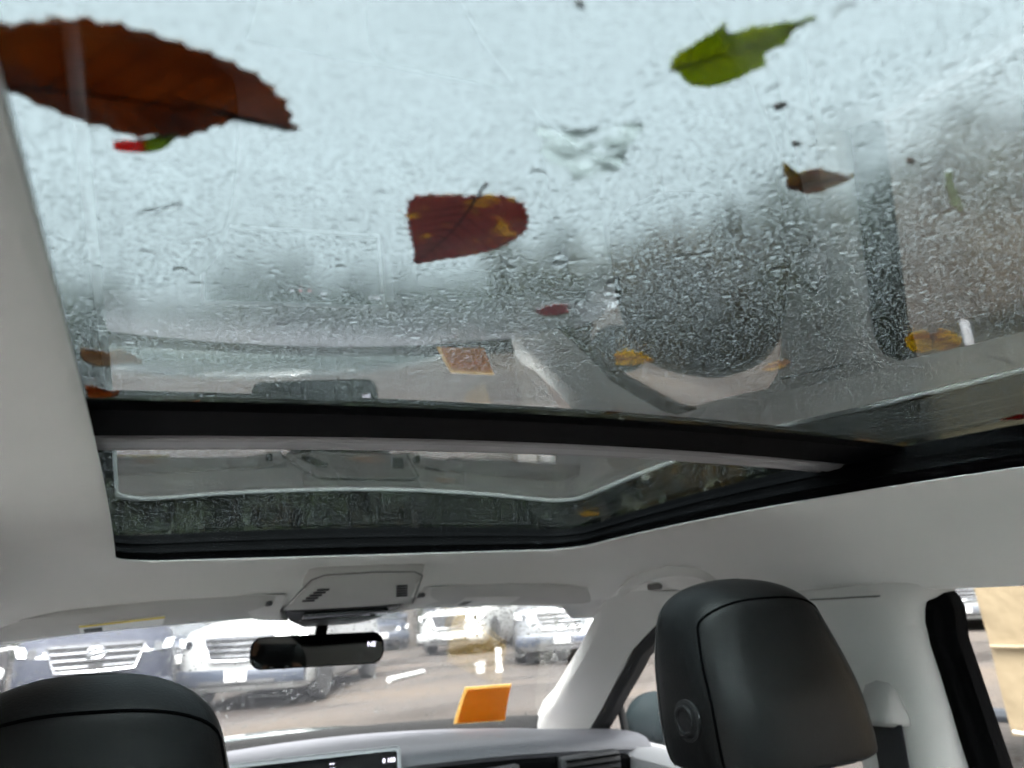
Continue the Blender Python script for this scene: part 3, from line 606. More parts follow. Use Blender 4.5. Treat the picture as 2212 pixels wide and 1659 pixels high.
# ================================================================== LEAVES AND RAIN ON THE ROOF
LEAVES={
 'leaf1':[(-0.3698,0.1650),(-0.3641,0.1592),(-0.3593,0.1566),(-0.3544,0.1537),(-0.3492,0.1514),(-0.3435,0.1503),(-0.3368,0.1505),(-0.3322,0.1514),(-0.3283,0.1524),(-0.3234,0.1527),(-0.3203,0.1541),(-0.3149,0.1564),(-0.3108,0.1586),(-0.3075,0.1622),(-0.3047,0.1652),(-0.3023,0.1699),(-0.3010,0.1745),(-0.2983,0.1793),(-0.3023,0.1779),(-0.3069,0.1770),(-0.3134,0.1767),(-0.3177,0.1797),(-0.3224,0.1854),(-0.3273,0.1905),(-0.3318,0.1909),(-0.3396,0.1936),(-0.3455,0.1911),(-0.3517,0.1904),(-0.3557,0.1882),(-0.3609,0.1860),(-0.3643,0.1828),(-0.3669,0.1815),(-0.3710,0.1785)],
 'rg':[(-0.3431,0.1966),(-0.3385,0.1946),(-0.3307,0.1894),(-0.3274,0.1880),(-0.3311,0.1966),(-0.3356,0.2000),(-0.3407,0.2015),(-0.3436,0.2015)],
 'maple':[(-0.2160,0.1190),(-0.2176,0.1153),(-0.2177,0.1130),(-0.2166,0.1104),(-0.2161,0.1076),(-0.2145,0.1036),(-0.2142,0.1006),(-0.2119,0.1025),(-0.2103,0.1030),(-0.2074,0.0994),(-0.2030,0.0970),(-0.1988,0.0945),(-0.1967,0.0929),(-0.1942,0.0909),(-0.1954,0.0940),(-0.1964,0.0960),(-0.1947,0.1005),(-0.1967,0.1027),(-0.1972,0.1054),(-0.1931,0.1086),(-0.1953,0.1110),(-0.1960,0.1146),(-0.1987,0.1187),(-0.2014,0.1211),(-0.2052,0.1222),(-0.2079,0.1218),(-0.2108,0.1203),(-0.2131,0.1192)],
 'brown2':[(-0.2552,0.2123),(-0.2571,0.2044),(-0.2552,0.2005),(-0.2475,0.1973),(-0.2371,0.1944),(-0.2315,0.1918),(-0.2253,0.1920),(-0.2193,0.1951),(-0.2128,0.2037),(-0.2095,0.2122),(-0.2101,0.2206),(-0.2133,0.2302),(-0.2226,0.2408),(-0.2287,0.2450),(-0.2345,0.2506),(-0.2386,0.2528),(-0.2422,0.2415),(-0.2505,0.2236)],
 'curl':[(-0.1494,0.1446),(-0.1460,0.1449),(-0.1413,0.1471),(-0.1413,0.1459),(-0.1397,0.1428),(-0.1361,0.1403),(-0.1303,0.1406),(-0.1238,0.1413),(-0.1210,0.1396),(-0.1184,0.1425),(-0.1187,0.1465),(-0.1211,0.1494),(-0.1216,0.1530),(-0.1251,0.1560),(-0.1313,0.1545),(-0.1368,0.1542),(-0.1426,0.1498)],
 'heart':[(0.0681,0.2582),(0.0630,0.2485),(0.0673,0.2444),(0.0787,0.2488),(0.0721,0.2392),(0.0859,0.2400),(0.1038,0.2466),(0.1182,0.2582),(0.1182,0.2673),(0.1062,0.2668),(0.1080,0.2743),(0.0978,0.2750),(0.0835,0.2684)],
 'red':[(-0.1640,0.2891),(-0.1623,0.2832),(-0.1588,0.2782),(-0.1517,0.2780),(-0.1507,0.2831),(-0.1464,0.2859),(-0.1500,0.2912),(-0.1579,0.2936)],
 'yel1':[(-0.0822,0.3405),(-0.0811,0.3315),(-0.0681,0.3333),(-0.0558,0.3407),(-0.0476,0.3476),(-0.0532,0.3536),(-0.0544,0.3595),(-0.0674,0.3611)],
 'yel2':[(0.0357,0.3413),(0.0289,0.3274),(0.0304,0.3171),(0.0385,0.3186),(0.0456,0.3297),(0.0452,0.3416)],
 'tan':[(-0.3618,0.3973),(-0.3562,0.3963),(-0.3503,0.4018),(-0.3441,0.3949),(-0.3378,0.4038),(-0.3329,0.4209),(-0.3422,0.4197),(-0.3499,0.4264),(-0.3563,0.4265),(-0.3612,0.4165)],
 'ora':[(-0.3624,0.4707),(-0.3558,0.4755),(-0.3512,0.4831),(-0.3460,0.4825),(-0.3467,0.4946),(-0.3542,0.5029),(-0.3625,0.5036)],
 'ora2':[(-0.3128,0.5189),(-0.3062,0.5113),(-0.2991,0.5037),(-0.3002,0.5162),(-0.3055,0.5224)],
 'dk':[(0.2071,0.3721),(0.2068,0.3576),(0.2128,0.3441),(0.2223,0.3480),(0.2257,0.3611),(0.2190,0.3706)],
 'brn':[(0.3235,0.5031),(0.3260,0.4913),(0.3526,0.4971),(0.3601,0.5073),(0.3425,0.5131)],
 'redr':[(0.3634,0.3798),(0.3559,0.3632),(0.3507,0.3429),(0.3668,0.3500),(0.3802,0.3713)],
 'brn2':[(0.0068,0.4901),(0.0035,0.4716),(0.0127,0.4655),(0.0181,0.4797),(0.0136,0.4901)],
 'f1':[(-0.3365,0.7217),(-0.3256,0.7143),(-0.3133,0.7254),(-0.3213,0.7354),(-0.3308,0.7325)],
 'f2':[(-0.1487,0.7156),(-0.1399,0.7015),(-0.1255,0.7028),(-0.1046,0.7198),(-0.1162,0.7350),(-0.1349,0.7289)],
 'f3':[(-0.1172,0.6731),(-0.1116,0.6574),(-0.0916,0.6617),(-0.0902,0.6792),(-0.1019,0.6872)],
 'f4':[(-0.0153,0.8229),(-0.0120,0.8055),(0.0107,0.8177),(0.0128,0.8380),(0.0021,0.8419)],
 'f5':[(0.3138,1.0358),(0.3139,1.0114),(0.3437,1.0126),(0.3495,1.0402),(0.3358,1.0517)],
 'worm':[(-0.0923,0.1263),(-0.0896,0.1259),(-0.0819,0.1305),(-0.0719,0.1353),(-0.0609,0.1402),(-0.0582,0.1434),(-0.0671,0.1407),(-0.0810,0.1335)],
 'puddle':[(-0.2379,0.1535),(-0.2333,0.1509),(-0.2258,0.1506),(-0.2198,0.1476),(-0.2144,0.1425),(-0.2086,0.1404),(-0.2067,0.1465),(-0.2061,0.1527),(-0.2017,0.1607),(-0.2013,0.1679),(-0.2065,0.1737),(-0.2128,0.1734),(-0.2157,0.1686),(-0.2240,0.1673),(-0.2305,0.1628),(-0.2297,0.1587)],
 'puddle2':[(-0.1892,0.2270),(-0.1866,0.2216),(-0.1801,0.2311),(-0.1804,0.2386),(-0.1856,0.2353)],
 'puddle3':[(-0.1531,0.2430),(-0.1511,0.2369),(-0.1333,0.2601),(-0.1304,0.2721),(-0.1424,0.2630)],
 'streak':[(-0.3370,0.2372),(-0.3318,0.2317),(-0.3247,0.2257),(-0.3252,0.2296),(-0.3304,0.2351),(-0.3357,0.2394)],
 'seed1':[(-0.1781,0.1207),(-0.1767,0.1186),(-0.1748,0.1185),(-0.1748,0.1203),(-0.1758,0.1220)],
 'seed2':[(-0.1579,0.1331),(-0.1572,0.1315),(-0.1545,0.1318),(-0.1553,0.1337)],
 'seed3':[(-0.1137,0.1260),(-0.1128,0.1245),(-0.1091,0.1254),(-0.1095,0.1273)],
 'seed4':[(-0.2516,0.1081),(-0.2498,0.1077),(-0.2482,0.1088),(-0.2497,0.1091)],
 'twig':[(0.1462,0.2626),(0.1552,0.2622),(0.1796,0.2633),(0.2043,0.2716),(0.1773,0.2665),(0.1580,0.2654)],
}

def serrate(P, n, amp, skip=()):
    """resample a closed outline and push every other point outwards"""
    P = [Vector((*p, 0)) for p in P]; L = [0]
    for i in range(len(P)): L.append(L[-1]+(P[(i+1) % len(P)]-P[i]).length)
    out = []; c = sum(P, Vector())/len(P)
    for k in range(n):
        s = L[-1]*k/n; i = max(j for j in range(len(P)) if L[j] <= s+1e-12); f = (s-L[i])/(L[i+1]-L[i]); p = P[i].lerp(P[(i+1) % len(P)], f)
        t = (P[(i+1) % len(P)]-P[i]).normalized(); nn = Vector((t.y, -t.x, 0))
        if nn.dot(p-c) < 0: nn = -nn
        ph = k % 4; a = (0, .45, 1, -.1)[ph]*amp*(.7+.6*random.random())
        out.append((p+nn*a)[:2])
    return out
def leaf(key, label, m, curl=.0, n=None, amp=.0, thick=.0003, rib=None, stem=None, ribm=None, lift=.0052, name='fallen_leaf', cat='leaf'):
    P = LEAVES[key]
    P = serrate(P, n, amp) if n else [tuple(np.array(P[i])*(1-q)+np.array(P[(i+1) % len(P)])*q) for i in range(len(P)) for q in (0, .34, .67)]
    c = np.mean(P, axis=0); t = thing(name, (c[0], c[1], zg(c[0], c[1])+.004), label, cat, 'leaves lying on the glass roof')
    span = max(np.linalg.norm(np.array(p)-c) for p in P)
    def zz(x, y, f):
        return zg(x, y)+lift+curl*((np.hypot(x-c[0], y-c[1])/span)**2)+.25*curl*noise.noise(Vector((x*90, y*90, 3)))
    fs = (0.02, .2, .4, .6, .8, 1); V = []; F = []; N = len(P)
    for side in (0, 1):
        for f in fs:
            for p in P: x, y = c+(np.array(p)-c)*f; V.append((x, y, zz(x, y, f)+side*thick))
    for side in (0, 1):
        b = side*N*len(fs)
        for i in range(len(fs)-1):
            for j in range(N): q = (b+i*N+j, b+i*N+(j+1) % N, b+(i+1)*N+(j+1) % N, b+(i+1)*N+j); F.append(q if side else q[::-1])
        F.append(tuple(b+j for j in range(N))[::-1 if side else 1])
    e = (len(fs)-1)*N
    for j in range(N): F.append((e+j, e+(j+1) % N, e+N*len(fs)+(j+1) % N, e+N*len(fs)+j))
    bl = mk('leaf_blade', V, F, m, t, ang=70)
    if rib:
        A_, B_ = np.array(LEAVES[key][rib[0]]), np.array(LEAVES[key][rib[1]]); rib = [tuple(A_+(B_-A_)*q+(c-(A_+B_)/2)*.5*math.sin(math.pi*q)) for q in np.linspace(.0, .97, 9)]
        vn = MB(); Q = [np.array(p) for p in P]; ax = (np.array(rib[-1])-np.array(rib[0])); ax /= np.linalg.norm(ax)
        for i_ in range(1, 9):
            o_ = np.array(rib[0])+(np.array(rib[-1])-np.array(rib[0]))*(i_/9.0)
            for sg in (-1, 1):
                pr = np.array((-ax[1], ax[0]))*sg*.8+ax*.6; pr /= np.linalg.norm(pr); best = None
                for q_ in Q:
                    v_ = q_-o_; L_ = v_@pr
                    if L_ > 0 and abs(v_[0]*pr[1]-v_[1]*pr[0]) < .12*L_+.0006 and (best is None or L_ < best): best = L_
                if best: vn.tube([(x, y, zz(x, y, 1)-.00005) for x, y in (o_+pr*best*k_ for k_ in (0, .33, .66, .93))], [.00028, .00022, .00016, .0001], 4)
        if vn.V: vn.build('veins', ribm or m, t)
        MB().tube([(x, y, zz(x, y, 1)-.0001) for x, y in rib], [max(.0002, .0007*(1-.7*i/len(rib))) for i in range(len(rib))], 5).build('midrib', ribm or m, t)
    if stem:
        MB().tube([(x, y, zg(x, y)+.0055) for x, y in stem], .0006, 6).build('stem', ribm or m, t)
    return t
L_BROWN = leaf_mat('brown_leaf', (.29, .110, .028), (.13, .040, .016), 45, .35, .7)
L_MAROON = leaf_mat('maroon_leaf', (.30, .095, .080), (.52, .34, .07), 110, .55, .64, .5)
L_GREEN = leaf_mat('green_leaf', (.34, .36, .010), (.24, .29, .008), 80, .4, .65, .55)
L_OLIVE = leaf_mat('olive_leaf', (.22, .085, .012), (.30, .21, .015), 70, .42, .6)
L_YELLOW = leaf_mat('yellow_leaf', (.60, .42, .045), (.34, .16, .03), 70, .46, .62, .6)
L_RED = leaf_mat('red_leaf', (.33, .012, .015), (.42, .20, .02), 70, .55, .7)
L_ORANGE = leaf_mat('orange_leaf', (.42, .16, .02), (.30, .09, .02), 90, .42, .6)
L_TAN = leaf_mat('tan_leaf', (.42, .30, .20), (.30, .16, .05), 60, .45, .6)
L_DARK = leaf_mat('dark_leaf', (.035, .02, .015), (.09, .05, .03), 90, .4, .6)
L_PALE = leaf_mat('pale_catkin', (.30, .34, .24), (.22, .26, .17), 100, .4, .6, .7)
L_GREENRIB = leaf_mat('green_vein', (.38, .42, .05), (.34, .38, .04), 50, .4, .6, .5)
L_STEM = mat('leaf_stem', (.03, .012, .008), .7)
RG = leaf_mat('red_green_leaf', (.55, .05, .03), (.24, .30, .01), 45, .48, .52)
_n, _l = RG.node_tree.nodes, RG.node_tree.links   # red at the tip, green at the stalk end
_sx = _n.new('ShaderNodeSeparateXYZ'); _mr = _n.new('ShaderNodeMapRange'); _mr.inputs[1].default_value = -.338; _mr.inputs[2].default_value = -.334
_l.new([q for q in _n if q.type == 'TEX_COORD'][0].outputs['Object'], _sx.inputs[0]); _l.new(_sx.outputs['X'], _mr.inputs[0]); _rp = [q for q in _n if q.type == 'VALTORGB'][0]; _rp.color_ramp.elements[0].position = .3; _rp.color_ramp.elements[1].position = .7; _l.new(_mr.outputs[0], _rp.inputs[0])
leaf('leaf1', 'large brown serrated leaf in the upper corner by the headliner', L_BROWN, .0012, 124, .0013, rib=(31, 17), ribm=L_STEM)
leaf('rg', 'small red and green leaf tucked below the large brown leaf', RG, .0004, 40, .0002, lift=.0048)
leaf('maple', 'bright green lobed leaf with a pale tip', L_GREEN, .0010, 150, .0006, rib=(0, 13), ribm=L_GREENRIB)
leaf('brown2', 'dark red-brown leaf with yellow speckles and a short stem', L_MAROON, .0004, 140, .0011, stem=[(-.2364, .1941), (-.2375, .1897), (-.2372, .1859)], rib=(4, 15), ribm=L_STEM)
leaf('curl', 'curled brown and olive leaf below the green one', L_OLIVE, .0025, 70, .0004, rib=(15, 8), ribm=L_STEM)
leaf('heart', 'yellow twin-lobed leaf near the passenger edge of the roof', L_YELLOW, .0008, 60, .0005, rib=(3, 9), ribm=L_DARK)
leaf('red', 'narrow red leaf with a yellow streak', L_RED, .0008, 40, .0002)
leaf('yel1', 'yellow-brown leaf over the reflected headrest', L_YELLOW, .0005, 60, .0007)
leaf('yel2', 'small tan-yellow leaf over the reflected pillar trim', L_YELLOW, .0005, 40, .0005)
leaf('tan', 'pale tan leaf against the headliner edge', L_TAN, .0008, 60, .0006)
leaf('ora', 'orange leaf in the corner of the rear panel', L_ORANGE, .0008, 50, .0008)
leaf('ora2', 'small orange leaf sliver on the cross bar edge', L_ORANGE, .0005, 30, .0004)
leaf('dk', 'dark wet leaf with a bright puddle beside it', L_DARK, .0008, 40, .0004)
leaf('brn', 'tan curled leaf in the far corner above the cross bar', L_TAN, .0015, 40, .0006)
leaf('redr', 'thin dark red leaf on the passenger edge of the rear panel', L_RED, .0005, 30, .0003)
leaf('brn2', 'small rusty leaf just behind the cross bar', L_OLIVE, .0005, 30, .0004)
leaf('f1', 'brown leaf on the front panel near the driver side', L_OLIVE, .0005, 40, .0008)
leaf('f2', 'broad tan leaf in the middle of the front panel', L_TAN, .0005, 40, .0012)
leaf('f3', 'dark brown leaf touching the metal strip', L_DARK, .0005, 40, .0008)
leaf('f4', 'small brown leaf centred on the front panel', L_OLIVE, .0005, 40, .0008)
leaf('f5', 'small yellow leaf on the passenger side of the front panel', L_YELLOW, .0005, 40, .0008)
leaf('worm', 'pale green catkin lying near the passenger edge', L_PALE, .0002, 40, .0003, thick=.0015, name='catkin', cat='catkin')
leaf('twig', 'thin dark twig near the yellow twin-lobed leaf', L_DARK, .0001, 30, .0001, thick=.0010, name='twig', cat='twig')
leaf('seed1', 'dark seed below the green lobed leaf', L_DARK, .0001, 20, .0001, thick=.0008, name='seed', cat='seed')
leaf('seed2', 'tiny dark seed above the curled leaf', L_DARK, .0001, 20, .0001, thick=.0008, name='seed', cat='seed')
leaf('seed3', 'tiny brown seed beside the pale catkin', L_DARK, .0001, 20, .0001, thick=.0008, name='seed', cat='seed')
leaf('seed4', 'dark speck at the very top of the glass', L_DARK, .0001, 20, .0001, thick=.0008, name='seed', cat='seed')

M_MIST = mist_mat()
for nm, ya, yb, lb in (('rain_mist', .0, .495, 'thin mist of very fine rain on the rear roof glass'),):
    mf = slab(lambda u, v: (lerp(-.372, .372, u), lerp(ya, yb, v), zg(lerp(-.372, .372, u), lerp(ya, yb, v))+.00412), 40, 40, (0, 0, .0001)).build(nm, M_MIST); tag(mf, lb, 'rain', None, 'stuff')
# rain drops: real water caps standing on the outer face of the glass
def inside(poly, X, Y):
    r = np.zeros(len(X), bool); n = len(poly)
    for i in range(n):
        (x1, y1), (x2, y2) = poly[i], poly[(i+1) % n]
        if y1 == y2: continue
        c = ((y1 > Y) != (y2 > Y)) & (X < (x2-x1)*(Y-y1)/(y2-y1)+x1); r ^= c
    return r
def caps(X, Y, RX, RY, ANG, H, surf, nseg, nr):
    n = len(X); a = np.linspace(0, 2*np.pi, nseg, endpoint=False)
    prof = [(1.0, 0.0), (.86, .45), (.5, .86)] if nr == 3 else ([(1.0, 0.0), (.72, .68)] if nr == 2 else [(1, 0), (.93, .3), (.76, .64), (.48, .89)])
    wob = 1+.14*rng.standard_normal((n, nseg)); Z0 = surf(X, Y); Vs = []
    def ringv(f, h):
        cx = np.cos(a)*f*RX[:, None]*wob; cyy = np.sin(a)*f*RY[:, None]*wob
        x = X[:, None]+cx*np.cos(ANG)[:, None]-cyy*np.sin(ANG)[:, None]; y = Y[:, None]+cx*np.sin(ANG)[:, None]+cyy*np.cos(ANG)[:, None]
        return np.stack([x, y, (Z0+h*H)[:, None]+np.zeros_like(x)], -1)
    rows = [ringv(1.0, 0.0)]+[ringv(f, h) for f, h in prof]
    top = np.stack([X, Y, Z0+H], -1)[:, None, :]
    V = np.concatenate(rows+[top], 1); per = V.shape[1]
    F3 = []; F4 = []
    base = list(range(nseg))[::-1]
    for i in range(len(prof)-1):
        for j in range(nseg): o = nseg*(1+i); F4.append((o+j, o+(j+1) % nseg, o+nseg+(j+1) % nseg, o+nseg+j))
    o = nseg*len(prof)
    for j in range(nseg): F3.append((o+j, o+(j+1) % nseg, per-1))
    offs = np.arange(n)*per
    return V.reshape(-1, 3), [np.array(base)[None]+offs[:, None], (np.array(F4)[None]+offs[:, None, None]).reshape(-1, 4), (np.array(F3)[None]+offs[:, None, None]).reshape(-1, 3)]
def fastmesh(name, parts, m):
    V = []; loops = []; starts = []; tot = 0; vo = 0; ls = 0
    for v, fl in parts:
        V.append(v)
        for f in fl:
            k = f.shape[1]; loops.append((f+vo).reshape(-1)); starts.append(ls+np.arange(len(f))*k); ls += f.size
        vo += len(v)
    V = np.concatenate(V); loops = np.concatenate(loops); starts = np.concatenate(starts)
    me = bpy.data.meshes.new(name); me.vertices.add(len(V)); me.vertices.foreach_set('co', V.reshape(-1).astype(np.float32))
    me.loops.add(len(loops)); me.loops.foreach_set('vertex_index', loops.astype(np.int32))
    me.polygons.add(len(starts)); me.polygons.foreach_set('loop_start', starts.astype(np.int32))
    me.update(calc_edges=True); me.validate(); me.polygons.foreach_set('use_smooth', np.ones(len(me.polygons), bool)); me.materials.append(m)
    return link(bpy.data.objects.new(name, me))
def zgv(X, Y):
    d = Y-.4; z = 1.5207+.0513*d+.0006*d*d-.0618*d**3
    z = np.where(Y > .5, 1.52580+.0496*(Y-.5), z); z = np.where(Y > .55, 1.5283+.030*(Y-.55)-.075*(Y-.55)**2, z); z = np.where(Y < .05, 1.50553+.0278*(Y-.05)-.05*(Y-.05)**2, z)
    return z-.0676*X*X+.00435
def scatter(x0, x1, y0, y1, pitch):
    nx, ny = int((x1-x0)/pitch), int((y1-y0)/(pitch*.87))
    gx, gy = np.meshgrid(np.arange(nx), np.arange(ny)); X = x0+(gx+.5*(gy % 2)+.72*(rng.random(gx.shape)-.5))*pitch; Y = y0+(gy+.72*(rng.random(gx.shape)-.5))*pitch*.87
    return X.ravel(), Y.ravel()
def clear(X, Y, extra=()):
    k = np.ones(len(X), bool)
    for key, P in LEAVES.items():
        if key.startswith('f') and False: continue
        k &= ~inside(P, X, Y)
    return k
def fieldn(X, Y, s, seed=0): return np.array([noise.noise(Vector((x*s, y*s, seed))) for x, y in zip(X, Y)])
def pack(x0, x1, y0, y1, classes, keep):
    """non-overlapping drops, the big ones first"""
    C = .004; cell = {}; out = []
    for rmin, rmax, tries in classes:
        X = rng.uniform(x0, x1, tries); Y = rng.uniform(y0, y1, tries); r_ = rmin+(rmax-rmin)*rng.random(tries)**1.8; k = clear(X, Y) & keep(X, Y, r_)
        for x, y, r in zip(X[k].tolist(), Y[k].tolist(), r_[k].tolist()):
            ci, cj = int(x//C), int(y//C); ok = True
            for i in (ci-1, ci, ci+1):
                for j in (cj-1, cj, cj+1):
                    for a, b, q in cell.get((i, j), ()):
                        if (x-a)**2+(y-b)**2 < (.96*(r+q))**2: ok = False; break
                    if not ok: break
                if not ok: break
            if ok: cell.setdefault((ci, cj), []).append((x, y, r)); out.append((x, y, r))
    return np.array(out)
def drop_proto(name, seed, nseg=12):
    q = np.random.default_rng(seed); a = np.linspace(0, 2*np.pi, nseg, endpoint=False); w_ = 1+.10*np.sin(2*a+q.uniform(0, 6))+.06*np.sin(3*a+q.uniform(0, 6)); V = []; F = []
    for f, h in ((1, 0), (1, 0), (.94, .25), (.80, .58), (.55, .85), (.27, .97)): V += [(f*w_[i]*math.cos(a[i]), f*w_[i]*math.sin(a[i]), h) for i in range(nseg)]
    V.append((0, 0, 1)); F.append(tuple(range(nseg))[::-1])
    for k in range(1, 5):
        for i in range(nseg): F.append((k*nseg+i, k*nseg+(i+1) % nseg, (k+1)*nseg+(i+1) % nseg, (k+1)*nseg+i))
    for i in range(nseg): F.append((5*nseg+i, 5*nseg+(i+1) % nseg, len(V)-1))
    me = bpy.data.meshes.new(name); me.from_pydata(V, [], F); me.update(); me.polygons.foreach_set('use_smooth', [True]*len(me.polygons)); me.materials.append(M_WATER); me.materials.append(M_WATERTOP)
    me.polygons.foreach_set('material_index', [0]+[1]*(len(me.polygons)-1))
    return bpy.data.objects.new(name, me)
def scatter_drops(name, D, hlo, hhi, label, seed):
    """one object of drops: a point for each drop, its shape instanced by geometry nodes"""
    n = len(D); P = np.stack([D[:, 0], D[:, 1], zgv(D[:, 0], D[:, 1])], -1); r_ = D[:, 2]
    me = bpy.data.meshes.new(name); me.vertices.add(n); me.vertices.foreach_set('co', P.reshape(-1).astype(np.float32))
    hgt = r_*np.where(rng.random(n) < .15, rng.uniform(.25, .38, n), rng.uniform(hlo, hhi, n))*np.clip(1.15-.12*(r_/.001), .6, 1.1)
    sc_ = np.stack([r_, r_*rng.uniform(.80, 1.05, n), hgt], -1); e1 = (.0404+.0*P[:, 1])*0
    at = me.attributes.new('drop_scale', 'FLOAT_VECTOR', 'POINT'); at.data.foreach_set('vector', sc_.reshape(-1).astype(np.float32))
    at = me.attributes.new('drop_turn', 'FLOAT_VECTOR', 'POINT'); at.data.foreach_set('vector', np.stack([0*r_, 0*r_, rng.uniform(0, 6.28, n)], -1).reshape(-1).astype(np.float32))
    o = link(bpy.data.objects.new(name, me)); ng = bpy.data.node_groups.new(name, 'GeometryNodeTree'); ng.interface.new_socket('Geometry', in_out='INPUT', socket_type='NodeSocketGeometry'); ng.interface.new_socket('Geometry', in_out='OUTPUT', socket_type='NodeSocketGeometry')
    N = ng.nodes; L_ = ng.links; gi = N.new('NodeGroupInput'); go = N.new('NodeGroupOutput'); ip = N.new('GeometryNodeInstanceOnPoints'); oi = N.new('GeometryNodeObjectInfo'); oi.inputs[0].default_value = drop_proto('drop_shape', seed)
    a1 = N.new('GeometryNodeInputNamedAttribute'); a1.data_type = 'FLOAT_VECTOR'; a1.inputs[0].default_value = 'drop_scale'; a2 = N.new('GeometryNodeInputNamedAttribute'); a2.data_type = 'FLOAT_VECTOR'; a2.inputs[0].default_value = 'drop_turn'
    L_.new(gi.outputs[0], ip.inputs['Points']); L_.new(oi.outputs['Geometry'], ip.inputs['Instance']); L_.new(a1.outputs[0], ip.inputs['Scale']); L_.new(a2.outputs[0], ip.inputs['Rotation']); L_.new(ip.outputs[0], go.inputs[0])
    o.modifiers.new('drops', 'NODES').node_group = ng; return tag(o, label, 'rain', None, 'stuff')
def inview(X, Y, r_): return (X < -.10+1.79*(Y-.064)) | (r_ > .0012) | (rng.random(len(X)) < .2)
D = pack(-.366, .366, .03, .488, ((.0020, .0036, 260), (.0012, .0020, 7000), (.00085, .0012, 42000), (.0006, .00085, 90000), (.0004, .0006, 90000)), inview)
scatter_drops('rain_drops', D, .09, .21, 'dense clear rain drops covering the rear roof glass', 1)
D = pack(-.366, .366, .60, 1.14, ((.0018, .0030, 250), (.0012, .0020, 7000), (.0008, .0012, 24000)), lambda X, Y, r_: np.ones(len(X), bool))
scatter_drops('front_rain_drops', D, .12, .28, 'fine clear rain drops on the front roof glass panel', 2)
# irregular puddles where leaves have wiped or gathered water
def puddle(key, label, h):
    P = serrate(LEAVES[key], 72, .0009); c = np.mean(P, axis=0); V = []; F = []; N = len(P)
    prof = ((1, 0), (1, 0), (.96, .4), (.9, .7), (.82, .9), (.7, 1), (.58, 1), (.46, 1), (.34, 1), (.2, 1), (.08, 1))
    for f, hh in prof:
        for p in P:
            x, y = c+(np.array(p)-c)*f; V.append((x, y, zg(x, y)+.00435+h*hh*max(.2, 1+.9*noise.noise(Vector((x*50, y*150, 1)))+.35*noise.noise(Vector((x*160, y*160, 5))))*(hh > 0)))
    for i in range(1, len(prof)-1):
        for j in range(N): F.append((i*N+j, i*N+(j+1) % N, (i+1)*N+(j+1) % N, (i+1)*N+j))
    F.append(tuple(range(N))[::-1]); F.append(tuple(range((len(prof)-1)*N, len(prof)*N)))
    me = bpy.data.meshes.new('water_puddle'); me.from_pydata([tuple(map(float, v)) for v in V], [], F); me.update(); me.materials.append(M_WATER)
    me.polygons.foreach_set('use_smooth', [True]*len(me.polygons)); o = link(bpy.data.objects.new('water_puddle', me)); tag(o, label, 'puddle', 'puddles on the glass roof')
def smear_mat():
    m = bpy.data.materials.new('wet_smear'); m.use_nodes = True; n = m.node_tree.nodes; l = m.node_tree.links
    n.remove(n['Principled BSDF']); tc = n.new('ShaderNodeTexCoord'); mp = n.new('ShaderNodeMapping'); mp.inputs['Scale'].default_value = (45, 170, 1); mp.inputs['Rotation'].default_value = (0, 0, R(-24)); l.new(tc.outputs['Object'], mp.inputs[0])
    a = n.new('ShaderNodeTexNoise'); a.inputs['Scale'].default_value = 1; a.inputs['Detail'].default_value = 3; l.new(mp.outputs[0], a.inputs['Vector'])
    r1 = n.new('ShaderNodeValToRGB'); r1.color_ramp.elements[0].position = .40; r1.color_ramp.elements[0].color = (.07, .08, .075, 1); r1.color_ramp.elements[1].position = .58; r1.color_ramp.elements[1].color = (.34, .36, .36, 1); l.new(a.outputs['Fac'], r1.inputs[0])
    b = n.new('ShaderNodeTexNoise'); b.inputs['Scale'].default_value = 110; b.inputs['Detail'].default_value = 4; l.new(tc.outputs['Object'], b.inputs['Vector'])
    r2 = n.new('ShaderNodeMapRange'); r2.inputs[1].default_value = .40; r2.inputs[2].default_value = .58; r2.inputs[3].default_value = .05; r2.inputs[4].default_value = .72; l.new(b.outputs['Fac'], r2.inputs[0])
    t = n.new('ShaderNodeBsdfTransparent'); tr = n.new('ShaderNodeBsdfTranslucent'); l.new(r1.outputs[0], tr.inputs[0]); mx = n.new('ShaderNodeMixShader'); l.new(r2.outputs[0], mx.inputs[0]); l.new(t.outputs[0], mx.inputs[1]); l.new(tr.outputs[0], mx.inputs[2])
    l.new(mx.outputs[0], n['Material Output'].inputs['Surface']); return m
leaf('puddle', 'translucent grey-white wet smear between the green and brown leaves', smear_mat(), .0002, 80, .0010, thick=.0005, lift=.0050, name='wet_smear', cat='smear')
puddle('puddle2', 'small water blob beside the speckled brown leaf', .0010)
puddle('puddle3', 'narrow water blob above the reflected headrest', .0010)
puddle('streak', 'short curved water streak below the large brown leaf', .0006)
